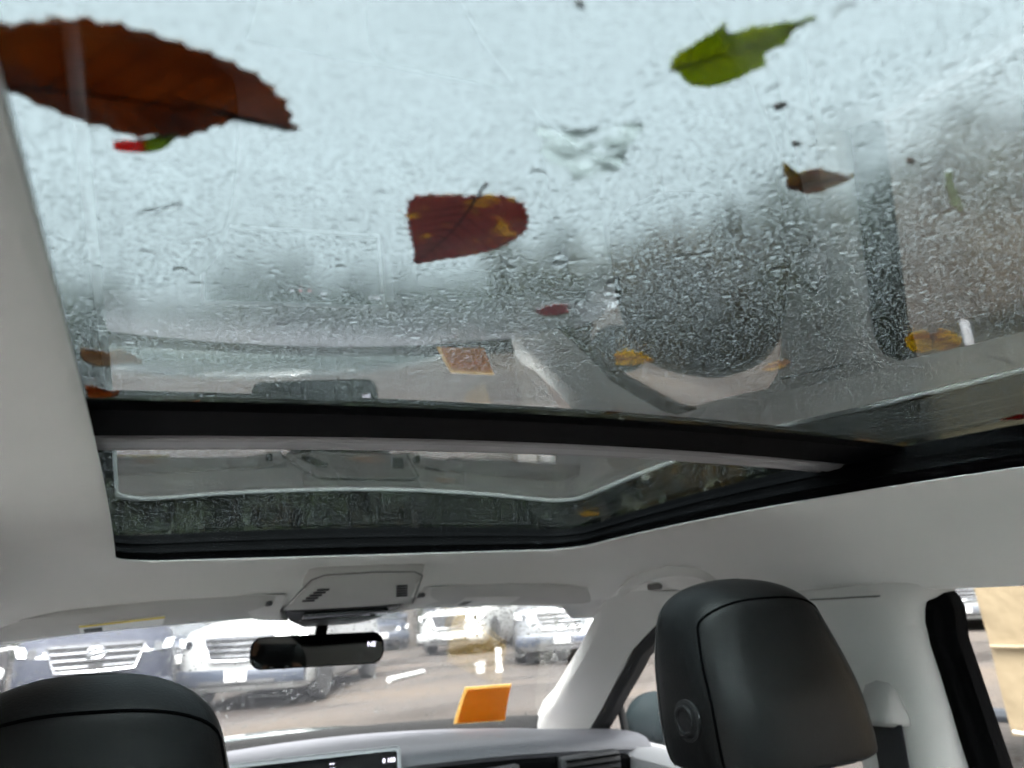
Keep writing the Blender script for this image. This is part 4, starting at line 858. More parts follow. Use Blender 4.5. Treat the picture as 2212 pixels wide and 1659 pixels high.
# drops on the windscreen, thickest at the passenger's upper corner
def wsv(U, Vv):
    return np.array([ws(u, v) for u, v in zip(U, Vv)])
n = 9000; U = rng.random(n); Vv = rng.random(n); dens = .2+.8*np.clip((U-.62)/.3, 0, 1)*np.clip((.75-Vv)/.4, 0, 1); k = rng.random(n) < dens; U, Vv = U[k], Vv[k]; Pw = wsv(U, Vv)
r_ = rng.uniform(.0012, .0032, len(U))
pp = caps(Pw[:, 0], Pw[:, 1], r_, r_*rng.uniform(.8, 1.3, len(U)), rng.uniform(0, 6.3, len(U)), r_*.35, lambda X, Y: np.zeros_like(X), 8, 3)
Vc = pp[0].reshape(len(U), -1, 3); cen = np.stack([Pw[:, 0], Pw[:, 1], np.zeros(len(U))], -1)[:, None]; loc = Vc-cen
for i in range(len(U)):
    e = 1e-3; p0 = Vector(Pw[i]); tu = (Vector(ws(min(1, U[i]+e), Vv[i]))-Vector(ws(max(0, U[i]-e), Vv[i]))).normalized(); tv = (Vector(ws(U[i], min(1, Vv[i]+e)))-Vector(ws(U[i], max(0, Vv[i]-e)))).normalized()
    nn = tu.cross(tv).normalized()
    if nn.z < 0: nn = -nn
    Mx = np.array([tu, nn.cross(tu), nn]); Vc[i] = loc[i] @ Mx+np.array(p0)+np.array((0, .003, .004))+np.array(nn)*.0001
o = fastmesh('windscreen_rain_drops', [(Vc.reshape(-1, 3), pp[1])], M_WATER); tag(o, 'clear rain drops on the windscreen, thickest near the passenger pillar', 'rain', None, 'stuff')
# ================================================================== THE YARD OUTSIDE
def ground_mat():
    m = bpy.data.materials.new('wet_gravel'); m.use_nodes = True; n = m.node_tree.nodes; l = m.node_tree.links; b = n['Principled BSDF']
    tc = n.new('ShaderNodeTexCoord'); a = n.new('ShaderNodeTexNoise'); a.inputs['Scale'].default_value = .35; a.inputs['Detail'].default_value = 8; a.inputs['Distortion'].default_value = .6
    c = n.new('ShaderNodeTexNoise'); c.inputs['Scale'].default_value = 9; c.inputs['Detail'].default_value = 8
    mp = n.new('ShaderNodeMapping'); mp.inputs['Scale'].default_value = (.5, 1.4, 1); l.new(tc.outputs['Object'], mp.inputs[0]); l.new(mp.outputs[0], a.inputs['Vector']); l.new(tc.outputs['Object'], c.inputs['Vector'])
    r1 = n.new('ShaderNodeValToRGB'); e = r1.color_ramp.elements; e[0].position = .36; e[0].color = (.022, .017, .015, 1); e[1].position = .66; e[1].color = (.048, .034, .023, 1)
    e2 = r1.color_ramp.elements.new(.5); e2.color = (.034, .027, .023, 1)
    l.new(a.outputs['Fac'], r1.inputs[0]); mx = n.new('ShaderNodeMix'); mx.data_type = 'RGBA'; mx.blend_type = 'MULTIPLY'; mx.inputs[0].default_value = .55
    l.new(r1.outputs[0], mx.inputs[6]); l.new(c.outputs['Color'], mx.inputs[7]); l.new(r1.outputs[0], mx.inputs[6])
    r2 = n.new('ShaderNodeValToRGB'); r2.color_ramp.elements[0].position = .3; r2.color_ramp.elements[0].color = (.55, .55, .55, 1); r2.color_ramp.elements[1].position = .6
    l.new(c.outputs['Fac'], r2.inputs[0]); l.new(r2.outputs[0], mx.inputs[7]); l.new(mx.outputs[2], b.inputs['Base Color'])
    rr = n.new('ShaderNodeMapRange'); rr.inputs[1].default_value = .35; rr.inputs[2].default_value = .6; rr.inputs[3].default_value = .35; rr.inputs[4].default_value = .9; l.new(a.outputs['Fac'], rr.inputs[0]); l.new(rr.outputs[0], b.inputs['Roughness'])
    bp = n.new('ShaderNodeBump'); bp.inputs['Strength'].default_value = .6; bp.inputs['Distance'].default_value = .05; l.new(c.outputs['Fac'], bp.inputs['Height']); l.new(bp.outputs[0], b.inputs['Normal'])
    return m
def nonlin(t): return math.copysign(abs(t)**2.2, t)
gs = sheet(lambda u, v: (lambda x, y: (x, y, gz(x, y) if max(abs(x), abs(y)) < 60 else .15+.012*y))(400*nonlin(2*u-1), 400*nonlin(2*v-1)+5), 121, 121)
tag(gs.build('ground', ground_mat()), None, None, None, 'structure')

P_WHITE = mat('white_car_paint', (.24, .245, .245), .35, coat=.15, noise_amt=.06, nscale=2)
P_SILVER = mat('silver_car_paint', (.25, .26, .275), .25, metal=.5, coat=.7)
P_BLUE = mat('slate_blue_car_paint', (.012, .015, .026), .45, metal=.1, spec=.25, coat=.05, noise_amt=.1, nscale=3)
P_DARK = mat('dark_blue_car_paint', (.022, .028, .042), .35, metal=.2, coat=.3)
P_RED = mat('maroon_car_paint', (.16, .03, .03), .25, coat=.7)
M_CARGLASS = mat('car_window_glass', (.02, .024, .026), .04, coat=1)
M_TYRE = mat('tyre_rubber', (.018, .018, .018), .8, bump=.4, bscale=60, bdist=.004)
M_RIM = mat('alloy_rim', (.5, .5, .52), .3, metal=.8)
M_LAMP = mat('headlamp_lens', (.75, .78, .8), .08, coat=1, metal=.35)
M_TAIL = mat('amber_lens', (.6, .18, .02), .15, coat=1)
M_BUMPER = mat('bumper_plastic', (.05, .055, .065), .55)
M_PLATE = mat('number_plate', (.42, .42, .41), .4)
def vehicle(name, label, kind, paint, x, y, yaw, cat, scale=1.0, hood=0, emblem=False, bumper=None, grp='vehicles parked in the yard'):
    """front faces local -Y; returns the root Empty at the wheels' base"""
    root = thing(name, (0, 0, 0), label, cat, grp)
    S = dict(suv=dict(L=4.6, W=.94, bon=1.17, belt=1.22, roof=1.80, cow=-.95, rt0=-.35, rt1=1.75, tail=2.25),
             pickup=dict(L=5.4, W=.98, bon=1.12, belt=1.16, roof=1.82, cow=-1.15, rt0=-.55, rt1=.75, tail=1.05),
             van=dict(L=5.2, W=.99, bon=1.12, belt=1.20, roof=2.05, cow=-1.65, rt0=-1.0, rt1=2.5, tail=2.6),
             sedan=dict(L=4.6, W=.90, bon=.88, belt=.93, roof=1.44, cow=-.95, rt0=-.25, rt1=1.0, tail=1.75))[kind]
    f = -S['L']/2; r = S['L']/2; W = S['W']; bon = S['bon']; belt = S['belt']
    st = [(f, .62, .42, bon-.30), (f+.03, .80, .30, bon-.20), (f+.10, .90, .24, bon-.12), (f+.28, .97, .22, bon-.05), (f+.7, 1.0, .22, bon), (S['cow'], 1.0, .22, belt-.01), (S['cow']+.4, 1.0, .22, belt), (0.4, 1.0, .22, belt+.02), (r-.7, 1.0, .24, belt+.03 if kind != 'pickup' else belt), (r-.2, .98, .28, belt+.02), (r-.04, .94, .34, belt-.05), (r, .85, .45, belt-.2)]
    rg = []
    for yy, wf, zb, zt in st:
        wv = W*wf; row = []
        half = [(wv*.86, zb), (wv*.97, zb+.10), (wv, lerp(zb, zt, .45)), (wv*.985, lerp(zb, zt, .72)), (wv*.955, lerp(zb, zt, .92)), (wv*.88, zt), (wv*.5, zt+.025), (0, zt+.035)]
        row = [(xx, yy+.10*(xx/W)**2*(1 if yy < -1 else 0), zz) for xx, zz in half]+[(-xx, yy+.10*(xx/W)**2*(1 if yy < -1 else 0), zz) for xx, zz in half[-2::-1]]
        rg.append(row)
    body = MB().loft(rg).build('body', paint, root, ang=50)
    # cabin with glass, roof and pillars
    g = []
    for yy, wf, z, in ((S['cow'], .86, belt), (lerp(S['cow'], S['rt0'], .5), .83, lerp(belt, S['roof'], .55)), (S['rt0'], .76, S['roof']-.04), (lerp(S['rt0'], S['rt1'], .5), .76, S['roof']), (S['rt1'], .76, S['roof']-.03), (lerp(S['rt1'], S['tail'], .6), .80, lerp(S['roof'], belt, .5)), (S['tail'], .86, belt)):
        wt = W*wf; wb = W*.93
        g.append([(wb, yy, belt-.02), (lerp(wb, wt, .55), yy, lerp(belt, z, .55)), (wt, yy, z-.05 if z > belt+.1 else z), (wt*.9, yy, z), (0, yy, z+.02), (-wt*.9, yy, z), (-wt, yy, z-.05 if z > belt+.1 else z), (-lerp(wb, wt, .55), yy, lerp(belt, z, .55)), (-wb, yy, belt-.02)])
    MB().loft(g).build('windows', M_CARGLASS, root, ang=35)
    rf = MB().loft([[(W*.72*s_, yy, zz-.012*abs(s_)**3+dz_) for s_, dz_ in ((-1, 0), (-.6, .02), (0, .035), (.6, .02), (1, 0), (1.05, -.05), (-1.05, -.05))] for yy, zz in ((S['rt0']-.04, S['roof']-.03), (lerp(S['rt0'], S['rt1'], .5), S['roof']+.005), (S['rt1']+.05, S['roof']-.02))]).build('roof', paint, root, ang=50)
    for s_ in (-1, 1):
        MB().tube([(s_*W*.905, S['cow']+.02, belt), (s_*W*.845, lerp(S['cow'], S['rt0'], .5), lerp(belt, S['roof'], .54)), (s_*W*.755, S['rt0'], S['roof']-.05)], .045, 6).build('window_pillar', paint, root)
        MB().tube([(s_*W*.76, lerp(S['rt0'], S['rt1'], .45), S['roof']-.05), (s_*W*.935, lerp(S['rt0'], S['rt1'], .40), belt)], .05, 6).build('window_pillar', M_BUMPER, root)
        MB().tube([(s_*W*.76, S['rt1'], S['roof']-.05), (s_*W*.93, S['tail']-.1, belt)], .07, 6).build('window_pillar', paint, root)
        mm = MB(); mm.box((s_*(W+.10), S['cow']+.35, belt+.08), (.20, .14, .15), .05, seg=3).build('wing_mirror', paint if kind != 'pickup' else M_BUMPER, root)
        # lamps
        lm = MB(); lm.loft([[(s_*W*xx, f+yy, zz) for xx, yy, zz in ((.50, .04+q, bon-.29), (.90, .17+q, bon-.25), (.95, .26+q, bon-.13), (.52, .08+q, bon-.20))] for q in (-.035, .05)])
        hl = lm.build('headlamp', M_LAMP, root, ang=30)
        MB().lathe([(0, -.01), (.055, -.01), (.062, .0), (.055, .02), (0, .02)], (s_*W*.74, f+.075, bon-.225), 'y', 16).build('projector', M_CHROME, hl)
        MB().loft([[(s_*W*xx, f+yy+q, zz) for xx, yy, zz in ((.58, .02, .44), (.88, .12, .46), (.90, .14, .56), (.60, .02, .54))] for q in (-.012, .05)]).build('fog_lamp_recess', M_BUMPER, root, ang=30)
        MB().lathe([(0, -.02), (.04, -.02), (.05, .0), (0, .01)], (s_*W*.74, f+.05, .50), 'y', 14).build('fog_lamp', M_LAMP, root)
    # grille: dark mouth, chrome slats and surround
    gw = W*(.58 if kind == 'suv' else .5); z0, z1 = bon-.46, bon-.14
    MB().loft([[(xx, f-.005+q+.08*(xx/W)**2, zz) for xx, zz in ((-gw*.78, z0), (gw*.78, z0), (gw, z1-.04), (gw*.96, z1), (-gw*.96, z1), (-gw, z1-.04))] for q in (-.012, .06)]).build('grille_mouth', M_RUBBER, root, ang=30)
    for k in range(4):
        zz = lerp(z0+.05, z1-.03, k/3); ww = lerp(gw*.82, gw*.95, k/3)
        MB().loft([[(xx, f-.030+.08*(xx/W)**2+a, zz+b_) for a, b_ in ((0, .014), (-.010, .004), (-.006, -.014), (.02, -.014), (.02, .014))] for xx in np.linspace(-ww, ww, 9)]).build('grille_slat', M_CHROME, root)
    MB().tube([(xx, f-.022+.08*(xx/W)**2, zz) for xx, zz in ((-gw, z1-.04), (-gw*.80, z0), (0, z0-.012), (gw*.80, z0), (gw, z1-.04))], .016, 6).build('grille_surround', M_CHROME, root)
    if emblem:
        el = MB(); ang = np.linspace(0, 2*math.pi, 29)[:-1]
        el.tube([(.105*math.cos(a), f-.052, (z0+z1)/2+.05+.062*math.sin(a)) for a in ang], .008, 6, loop=True)
        zc = (z0+z1)/2+.05
        el.tube([(-.062, f-.052, zc-.042), (-.045, f-.056, zc), (-.022, f-.052, zc+.050)], .009, 6); el.tube([(.062, f-.052, zc+.042), (.045, f-.056, zc), (.022, f-.052, zc-.050)], .009, 6); el.tube([(-.045, f-.055, zc-.010), (0, f-.056, zc+.003), (.045, f-.055, zc+.010)], .009, 6)
        MB().lathe([(0, -.036), (.098, -.036), (.098, .0), (0, .0)], (0, f, zc), 'y', 24).build('emblem_backing', M_RUBBER, root)
        el.build('emblem', M_CHROME, root)
    MB().loft([[(xx, f-.035+.12*(xx/W)**2+a, zz) for a, zz in ((0, .33), (-.025, .37), (-.03, .50), (-.01, .545), (.08, .545), (.08, .33))] for xx in np.linspace(-W*.93, W*.93, 13)]).build('bumper', bumper or paint, root, ang=40)
    MB().box((0, f-.075, .455), (.31, .012, .155), .006).build('number_plate', M_PLATE, root)
    MB().box((0, f-.04, .36), (W*1.1, .04, .07), .02).build('lower_grille', M_RUBBER, root)
    for s_ in (-1, 1):
        for yy in (f+.92, r-.95):
            rad = .34 if kind in ('suv', 'sedan') else .39
            w_ = MB().lathe([(rad*.62, -.11), (rad*.9, -.115), (rad*.99, -.08), (rad, 0), (rad*.99, .08), (rad*.9, .115), (rad*.62, .11)], (s_*W*.90, yy, rad), 'x', 24).build('wheel', M_TYRE, root)
            h = MB().lathe([(0, s_*.085), (rad*.18, s_*.09), (rad*.25, s_*.06), (rad*.55, s_*.08), (rad*.66, s_*.10), (rad*.64, 0), (0, 0)], (s_*W*.90, yy, rad), 'x', 20).build('rim', M_RIM, w_)
            MB().loft([[(s_*(W*1.012+.004), yy+rr_*math.cos(a), rad+.02+rr_*math.sin(a)) for a in np.linspace(-.15, math.pi+.15, 15)] for rr_ in (rad*1.04, rad*1.22)], closed=False).build('wheel_arch', M_BUMPER, root)
    if kind == 'pickup':
        MB().box((0, lerp(S['tail'], r, .5)+.05, belt+.03), (W*1.7, r-S['tail']-.2, .02), .005).build('bed_cover', M_BUMPER, root)
    if hood:
        MB().loft([[(xx, S['cow']+.05-(1-math.cos(R(hood)))*0-d*math.cos(R(hood)), belt+.03+d*math.sin(R(hood))-.03*(xx/W)**2+t_) for xx in np.linspace(-W*.84, W*.84, 9)] for d, t_ in ((0, 0), (.45, .02), (.85, .01), (1.1, -.02))], closed=False).build('raised_bonnet', paint, root)
        MB().tube([(W*.6, S['cow']-.7, belt-.05), (W*.55, S['cow']-.55, belt+.6)], .012, 6).build('bonnet_stay', M_RUBBER, root)
        MB().box((0, S['cow']-.55, belt+.02), (W*1.1, .6, .16), .05).build('engine_block', M_RUBBER, root)
    root.location = (x, y, .15+.012*y); root.rotation_euler = (0, 0, R(yaw)); root.scale = (scale,)*3
    return root
vehicle('parked_suv', 'slate blue sport utility vehicle with chrome slatted grille facing the windscreen', 'suv', P_BLUE, -.66, 13.3, 0, 'car', emblem=True)
vehicle('parked_suv', 'dark blue vehicle at the edge of the windscreen beside the slate blue one', 'suv', P_DARK, -3.1, 15.4, 4, 'car')
vehicle('parked_van', 'white van with dark bumper standing behind the rear-view mirror', 'van', P_WHITE, 2.3, 13.9, -28, 'van', bumper=P_DARK)
vehicle('parked_sedan', 'dark sedan with white number plate beyond the mirror', 'sedan', P_DARK, 7.0, 25.5, -8, 'car')
vehicle('parked_pickup', 'white pickup truck with raised bonnet in the middle distance', 'pickup', P_WHITE, 9.0, 21.0, -42, 'pickup truck', hood=62)
vehicle('parked_pickup', 'silver pickup truck with dark bumper facing the passenger side', 'pickup', P_SILVER, 8.7, 15.7, -30, 'pickup truck', bumper=P_DARK)
vehicle('parked_sedan', 'dark blue car half hidden behind the white van', 'sedan', P_DARK, 1.4, 20.5, -20, 'car')
vehicle('parked_suv', 'maroon car far off between the van and the slate blue vehicle', 'suv', P_RED, 3.2, 31, 10, 'car')
vehicle('parked_pickup', 'white pickup seen through the rear passenger window past the tarpaulin', 'pickup', P_WHITE, 18.7, 12.2, -62, 'pickup truck', bumper=M_BUMPER)
vehicle('parked_van', 'pale van far away on the passenger side', 'van', P_WHITE, 15.5, 20.5, -40, 'van')
vehicle('parked_sedan', 'silver car in front of the trees on the passenger side', 'sedan', P_SILVER, 12.5, 25.5, -30, 'car')

vehicle('parked_sedan', 'white car squeezed between the silver pickup and the passenger pillar', 'sedan', P_WHITE, 12.6, 18.6, -38, 'car')
vehicle('parked_suv', 'dark blue car between the raised bonnet pickup and the dark sedan', 'suv', P_DARK, 10.2, 26.5, -18, 'car')
# white post, bucket, pipe and hose on the gravel
M_WP = mat('white_plastic', (.45, .45, .44), .5, noise_amt=.1, nscale=8)
def gpt(x, y, h=0): return (x, y, gz(x, y)+h)
t = thing('marker_post', gpt(5.99, 13.46), 'short white marker post on the gravel in front of the pickup', 'post')
MB().lathe([(.0, -.02), (.075, -.02), (.075, .03), (.058, .04), (.058, .40), (.050, .425), (0, .43)], gpt(5.99, 13.46), 'z', 18).build('post_shaft', M_WP, t)
MB().lathe([(.060, .30), (.0612, .30), (.0612, .35), (.060, .35)], gpt(5.99, 13.46), 'z', 18).build('post_band', M_SILVER, t)
t = thing('bucket', gpt(5.66, 13.6), 'small white bucket lying beside the marker post', 'bucket')
MB().lathe([(0, 0), (.075, 0), (.085, .005), (.105, .15), (.110, .155), (.110, .165), (.098, .165), (.094, .15), (.078, .015), (0, .012)], gpt(5.66, 13.6), 'z', 20).build('bucket_shell', M_WP, t)
MB().tube([(5.66-.105, 13.6, gz(5.66, 13.6)+.15), (5.66-.08, 13.53, gz(5.66, 13.6)+.21), (5.66+.08, 13.53, gz(5.66, 13.6)+.21), (5.66+.105, 13.6, gz(5.66, 13.6)+.15)], .005, 6).build('bucket_handle', M_SILVER, t)
t = thing('plastic_pipe', gpt(4.3, 14.0), 'length of white plastic pipe lying on the gravel', 'pipe')
pm = MB(); a, b_ = Vector(gpt(3.86, 13.5, .05)), Vector(gpt(4.85, 14.5, .05)); pm.tube([a, a.lerp(b_, .33), a.lerp(b_, .66), b_], .042, 12); pm.build('pipe_wall', M_WP, t)
MB().tube([a+(a-b_).normalized()*.012, a+(b_-a).normalized()*.09], .050, 12).build('pipe_socket', M_WP, t)
t = thing('white_hose', gpt(-1.9, 12.3), 'white hose curled in a loop in front of the slate blue vehicle', 'hose')
ctl = [(-2.7, 12.2, .98), (-2.45, 12.2, .93), (-2.22, 12.2, .84), (-2.08, 12.2, .74), (-1.93, 12.2, .68), (-1.78, 12.2, .71), (-1.76, 12.2, .80), (-1.88, 12.22, .83), (-2.06, 12.24, .79), (-2.12, 12.25, .84), (-2.02, 12.26, .97), (-1.85, 12.28, 1.05), (-1.62, 12.30, 1.07), (-1.42, 12.32, 1.02), (-1.30, 12.34, .95)]
def cr(P, n=6):
    out = []
    for i in range(len(P)-1):
        p0, p1, p2, p3 = [Vector(P[max(0, min(len(P)-1, j))]) for j in (i-1, i, i+1, i+2)]
        for k in range(n):
            q = k/n; out.append(.5*((2*p1)+(-p0+p2)*q+(2*p0-5*p1+4*p2-p3)*q*q+(-p0+3*p1-3*p2+p3)*q**3))
    return out+[Vector(P[-1])]
MB().tube(cr([(x, y, z+.27) for x, y, z in ctl]), .020, 8).build('hose_tube', M_WP, t)
MB().tube([(-1.30, 12.34, 1.22), (-1.28, 12.34, .75), (-1.29, 12.36, .29)], .022, 8).build('hose_stand', M_RUBBER, t)
MB().tube([(-2.7, 12.2, 1.25), (-2.72, 12.2, .8), (-2.70, 12.2, .29)], .022, 8).build('hose_stand', M_RUBBER, t)

# beige tarpaulin-covered trailer beside the car
def tarp_mat():
    m = mat('beige_tarpaulin', (.18, .138, .084), .62, bump=.7, bscale=2.6, bdist=.05, noise_amt=.12, nscale=1.3); return m
tr = thing('covered_trailer', (5.4, -.1, .17), 'tall beige tarpaulin-covered trailer beside the rear passenger window', 'trailer')
tv = MB(); X0, X1, Y0, Y1, Z0, Z1 = 4.3, 6.5, -3.2, 2.93, .50, 2.75
N = 60; rings_ = []
for j in range(26):
    v = j/25; z = lerp(Z0, Z1, v); row = []
    per = [(X0, Y1), (X0, Y0), (X1, Y0), (X1, Y1)]
    for e in range(4):
        (xa, ya), (xb, yb) = per[e], per[(e+1) % 4]
        for i in range(22):
            q = i/22; x, y = lerp(xa, xb, q), lerp(ya, yb, q)
            d = .030*noise.noise(Vector((x*1.6+3, y*1.6, z*1.1)))+.018*noise.noise(Vector((x*4, y*4+z*1.7, z*2.2)))+.02*abs(math.sin(6*y+2*z))*(.3+.7*v)
            s_ = -1 if e == 0 else 1
            row.append((x+(d*s_ if e in (0, 2) else 0), y+(d*(1 if e == 3 else -1) if e in (1, 3) else 0), z+(.012*math.sin(q*19) if j == 0 else 0)))
    rings_.append(row)
cx_, cy_ = (X0+X1)/2, (Y0+Y1)/2
for k in (.96, .6, .1): rings_.append([(cx_+(x-cx_)*k, cy_+(y-cy_)*k, z+.10*(1-k)+.02) for x, y, z in rings_[25]])
M_TARP = tarp_mat(); tv.loft(rings_).build('tarpaulin', M_TARP, tr, ang=60)
for zz in (1.02, 1.62): MB().tube([(X0-.035+.02*noise.noise(Vector((3, y*1.6, zz))), y, zz+.03*math.sin(y*1.3)+.02*math.sin(y*4.1)) for y in np.linspace(Y0+.05, Y1-.02, 40)], .014, 6).build('sewn_seam', M_TARP, tr)
MB().box((5.4, -.15, .44), (2.0, 5.8, .12), .02).build('chassis', M_BUMPER, tr)
for yy in (-1.6, -.7): 
    for xx in (4.5, 6.3): MB().lathe([(.2, -.1), (.30, -.11), (.33, 0), (.30, .11), (.2, .1)], (xx, yy, .33+.15), 'x', 22).build('wheel', M_TYRE, tr)
MB().tube([(5.4, 2.7, .44), (5.4, 3.5, .42), (5.4, 3.8, .42)], .05, 8).build('drawbar', M_BUMPER, tr)
MB().tube([(4.42, 2.80, .52), (4.42, 2.80, .17)], .03, 8).build('stand_leg', M_SILVER, tr)
MB().tube([(4.27, y, .52+.01*math.sin(y*9)) for y in np.linspace(-3.1, 2.9, 40)], .008, 5).build('tie_rope', M_WP, tr)

# ------------------------------------------------------------------ wooded slope behind the yard
def hillmat():
    m = mat('wooded_slope', (.020, .025, .017), .95, spec=.1, col2=(.033, .035, .022), nscale=.35, bump=1, bscale=.9, bdist=.8); return m
def hill(u, v):
    az = lerp(-80, 125, u); r_ = lerp(44, 150, v); pk = np.interp(az, [-80, -30, 0, 15, 30, 70, 125], [21, 22, 22.5, 23.5, 25.5, 26.5, 24.5])
    h = math.tan(R(pk))*95*min(1, max(0, (r_-44)/48))**.8; x, y = r_*math.sin(R(az)), r_*math.cos(R(az))
    if r_ > 46: h += 2.4*noise.noise(Vector((x*.09, y*.09, 0)))+2.2*noise.noise(Vector((x*.33, y*.33, 4)))+.9*noise.noise(Vector((x*.8, y*.8, 9)))
    return (x-.33, y, .15+.012*y-.6+h)
tag(sheet(hill, 260, 90).build('hills', hillmat()), None, None, None, 'structure')
# ------------------------------------------------------------------ trees beyond the yard
def tree_leaf_mat(name, c1, c2):
    m = leaf_mat(name, c1, c2, .9, .4, .62, .35); return m
T_MATS = [tree_leaf_mat('dark_foliage', (.030, .042, .022), (.052, .062, .028)), tree_leaf_mat('olive_foliage', (.055, .058, .028), (.085, .075, .034)), tree_leaf_mat('rusty_foliage', (.085, .060, .022), (.13, .075, .02))]
M_BARK = mat('tree_bark', (.06, .05, .04), .9, noise_amt=.4, nscale=8, bump=.6, bscale=12, bdist=.03)
def make_tree(seed, h, w_, mi):
    rs = random.Random(seed); trunk = MB(); pts = []
    cur = Vector((0, 0, -.2)); n = 9
    for i in range(n+1):
        pts.append(cur.copy()); cur += Vector((rs.uniform(-.15, .15), rs.uniform(-.15, .15), h*.8/n))
    trunk.tube(pts, [max(.04, .018*h*(1-.85*i/n)) for i in range(n+1)], 8); clumps = []
    for k in range(26):
        i = rs.randint(2, n); p = pts[i]; a = rs.uniform(0, 6.28); L_ = w_*rs.uniform(.35, 1.0)*(1-.45*max(0, (i-3)/n)); e = rs.uniform(.05, .7)
        tip = p+Vector((math.cos(a)*L_, math.sin(a)*L_, L_*e)); mid = p.lerp(tip, .5)+Vector((0, 0, rs.uniform(0, .3)))
        trunk.tube([p, mid, tip], [.006*h*(1-.08*i), .004*h, .015], 5); clumps.append((tip, rs.uniform(.14, .24)*w_)); clumps.append((mid, rs.uniform(.10, .2)*w_))
    clumps.append((pts[-1], .2*w_)); V = []; F = []
    for c, r_ in clumps:
        for _ in range(120):
            d = Vector((rs.gauss(0, 1), rs.gauss(0, 1), rs.gauss(0, .8))); d = d.normalized()*r_*rs.random()**.45*1.25
            p = c+d; s_ = rs.uniform(.08, .19); u = Vector((rs.gauss(0, 1), rs.gauss(0, 1), rs.gauss(0, 1))).normalized(); v = u.orthogonal().normalized(); b = len(V)
            V += [p-u*s_, p+v*s_*.5, p+u*s_, p-v*s_*.5]; F.append((b, b+1, b+2, b+3))
    tm = trunk; return tm, V, F, mi
protos = []
for q, (h, w_, mi) in enumerate(((13, 3.8, 0), (11, 3.6, 1), (15, 4.0, 0), (9, 3.2, 2))): protos.append(make_tree(q+3, h, w_, mi))
def tree_at(k, x, y, s, rz, label):
    tm, V, F, mi = protos[k]
    e = thing('tree', (0, 0, 0), label, 'tree', 'trees beyond the yard')
    if k not in TM:
        a = tm.build('trunk', M_BARK, e); b = mk('crown', V, F, T_MATS[mi], e, smooth=False); TM[k] = (a.data, b.data)
    else:
        link(bpy.data.objects.new('trunk', TM[k][0]), e); link(bpy.data.objects.new('crown', TM[k][1]), e)
    e.location = (x, y, .15+.012*y-.1); e.rotation_euler = (0, 0, rz); e.scale = (s, s, s*random.uniform(.92, 1.1))
TM = {}
kinds = ['dense dark green tree', 'olive green tree', 'tall dark green tree', 'rusty autumn tree']
spots = []
random.seed(11)
for row in (0, 1):
    for i in range(36):
        deg = -64+4.9*i+2.4*row+random.uniform(-1.3, 1.3)
        d = (random.uniform(30, 35) if deg < 12 else random.uniform(26, 30))+row*6
        top = np.interp(deg, [-64, -20, 0, 12, 22, 60, 110], [12.5, 14, 15.5, 17, 18.5, 18, 17])*random.uniform(.74, .93)+row*.8
        k = random.choice((0, 0, 1, 2, 3)); spots.append((deg, d, top/(12, 10.2, 13.6, 8.6)[k], k))
for i, (deg, d, s, k) in enumerate(spots):
    where = 'behind the slate blue vehicle' if deg < -5 else 'behind the white van' if deg < 14 else 'behind the pickup trucks' if deg < 45 else 'behind the covered trailer'
    tree_at(k, d*math.sin(R(deg))-.33, d*math.cos(R(deg)), s, random.uniform(0, 6.28), kinds[k]+' standing '+where)

# ================================================================== THE PERSON TAKING THE PICTURE (seen only in the mirror)
M_SKIN = mat('skin', (.42, .24, .16), .5, noise_amt=.12, nscale=40)
M_HOOD = mat('black_hooded_top', (.012, .012, .014), .9, bump=.5, bscale=60, bdist=.004)
M_HAIR = mat('dark_hair', (.012, .009, .007), .6)
M_PHONE = mat('phone_case', (.012, .012, .014), .4)
phm = Matrix(((rt.x, up.x, -fwd.x, 0), (rt.y, up.y, -fwd.y, 0), (rt.z, up.z, -fwd.z, 0), (0, 0, 0, 1)))
CAMP = Vector((-.33, 0, 1.38))
def ph(x, y, z): return CAMP+(phm @ Vector((x, y, z)))      # phone frame: x right, y up, z towards the holder
phone = thing('phone', ph(-.055, -.02, .012), 'black phone held up in front of the person, seen in the mirror', 'phone')
MB().loft([[tuple(ph(-.052+x, -.020+y, z)) for x, y in rrect(.0735*s_, .036*s_, .009)] for z, s_ in ((.006, .97), (.007, 1), (.013, 1), (.014, .97))]).build('phone_shell', M_PHONE, phone)
MB().loft([[tuple(ph(-.052+x, -.020+y, z)) for x, y in rrect(.0705, .033, .007)] for z in (.0138, .0146)]).build('phone_glass', M_GLOSSBLACK, phone)
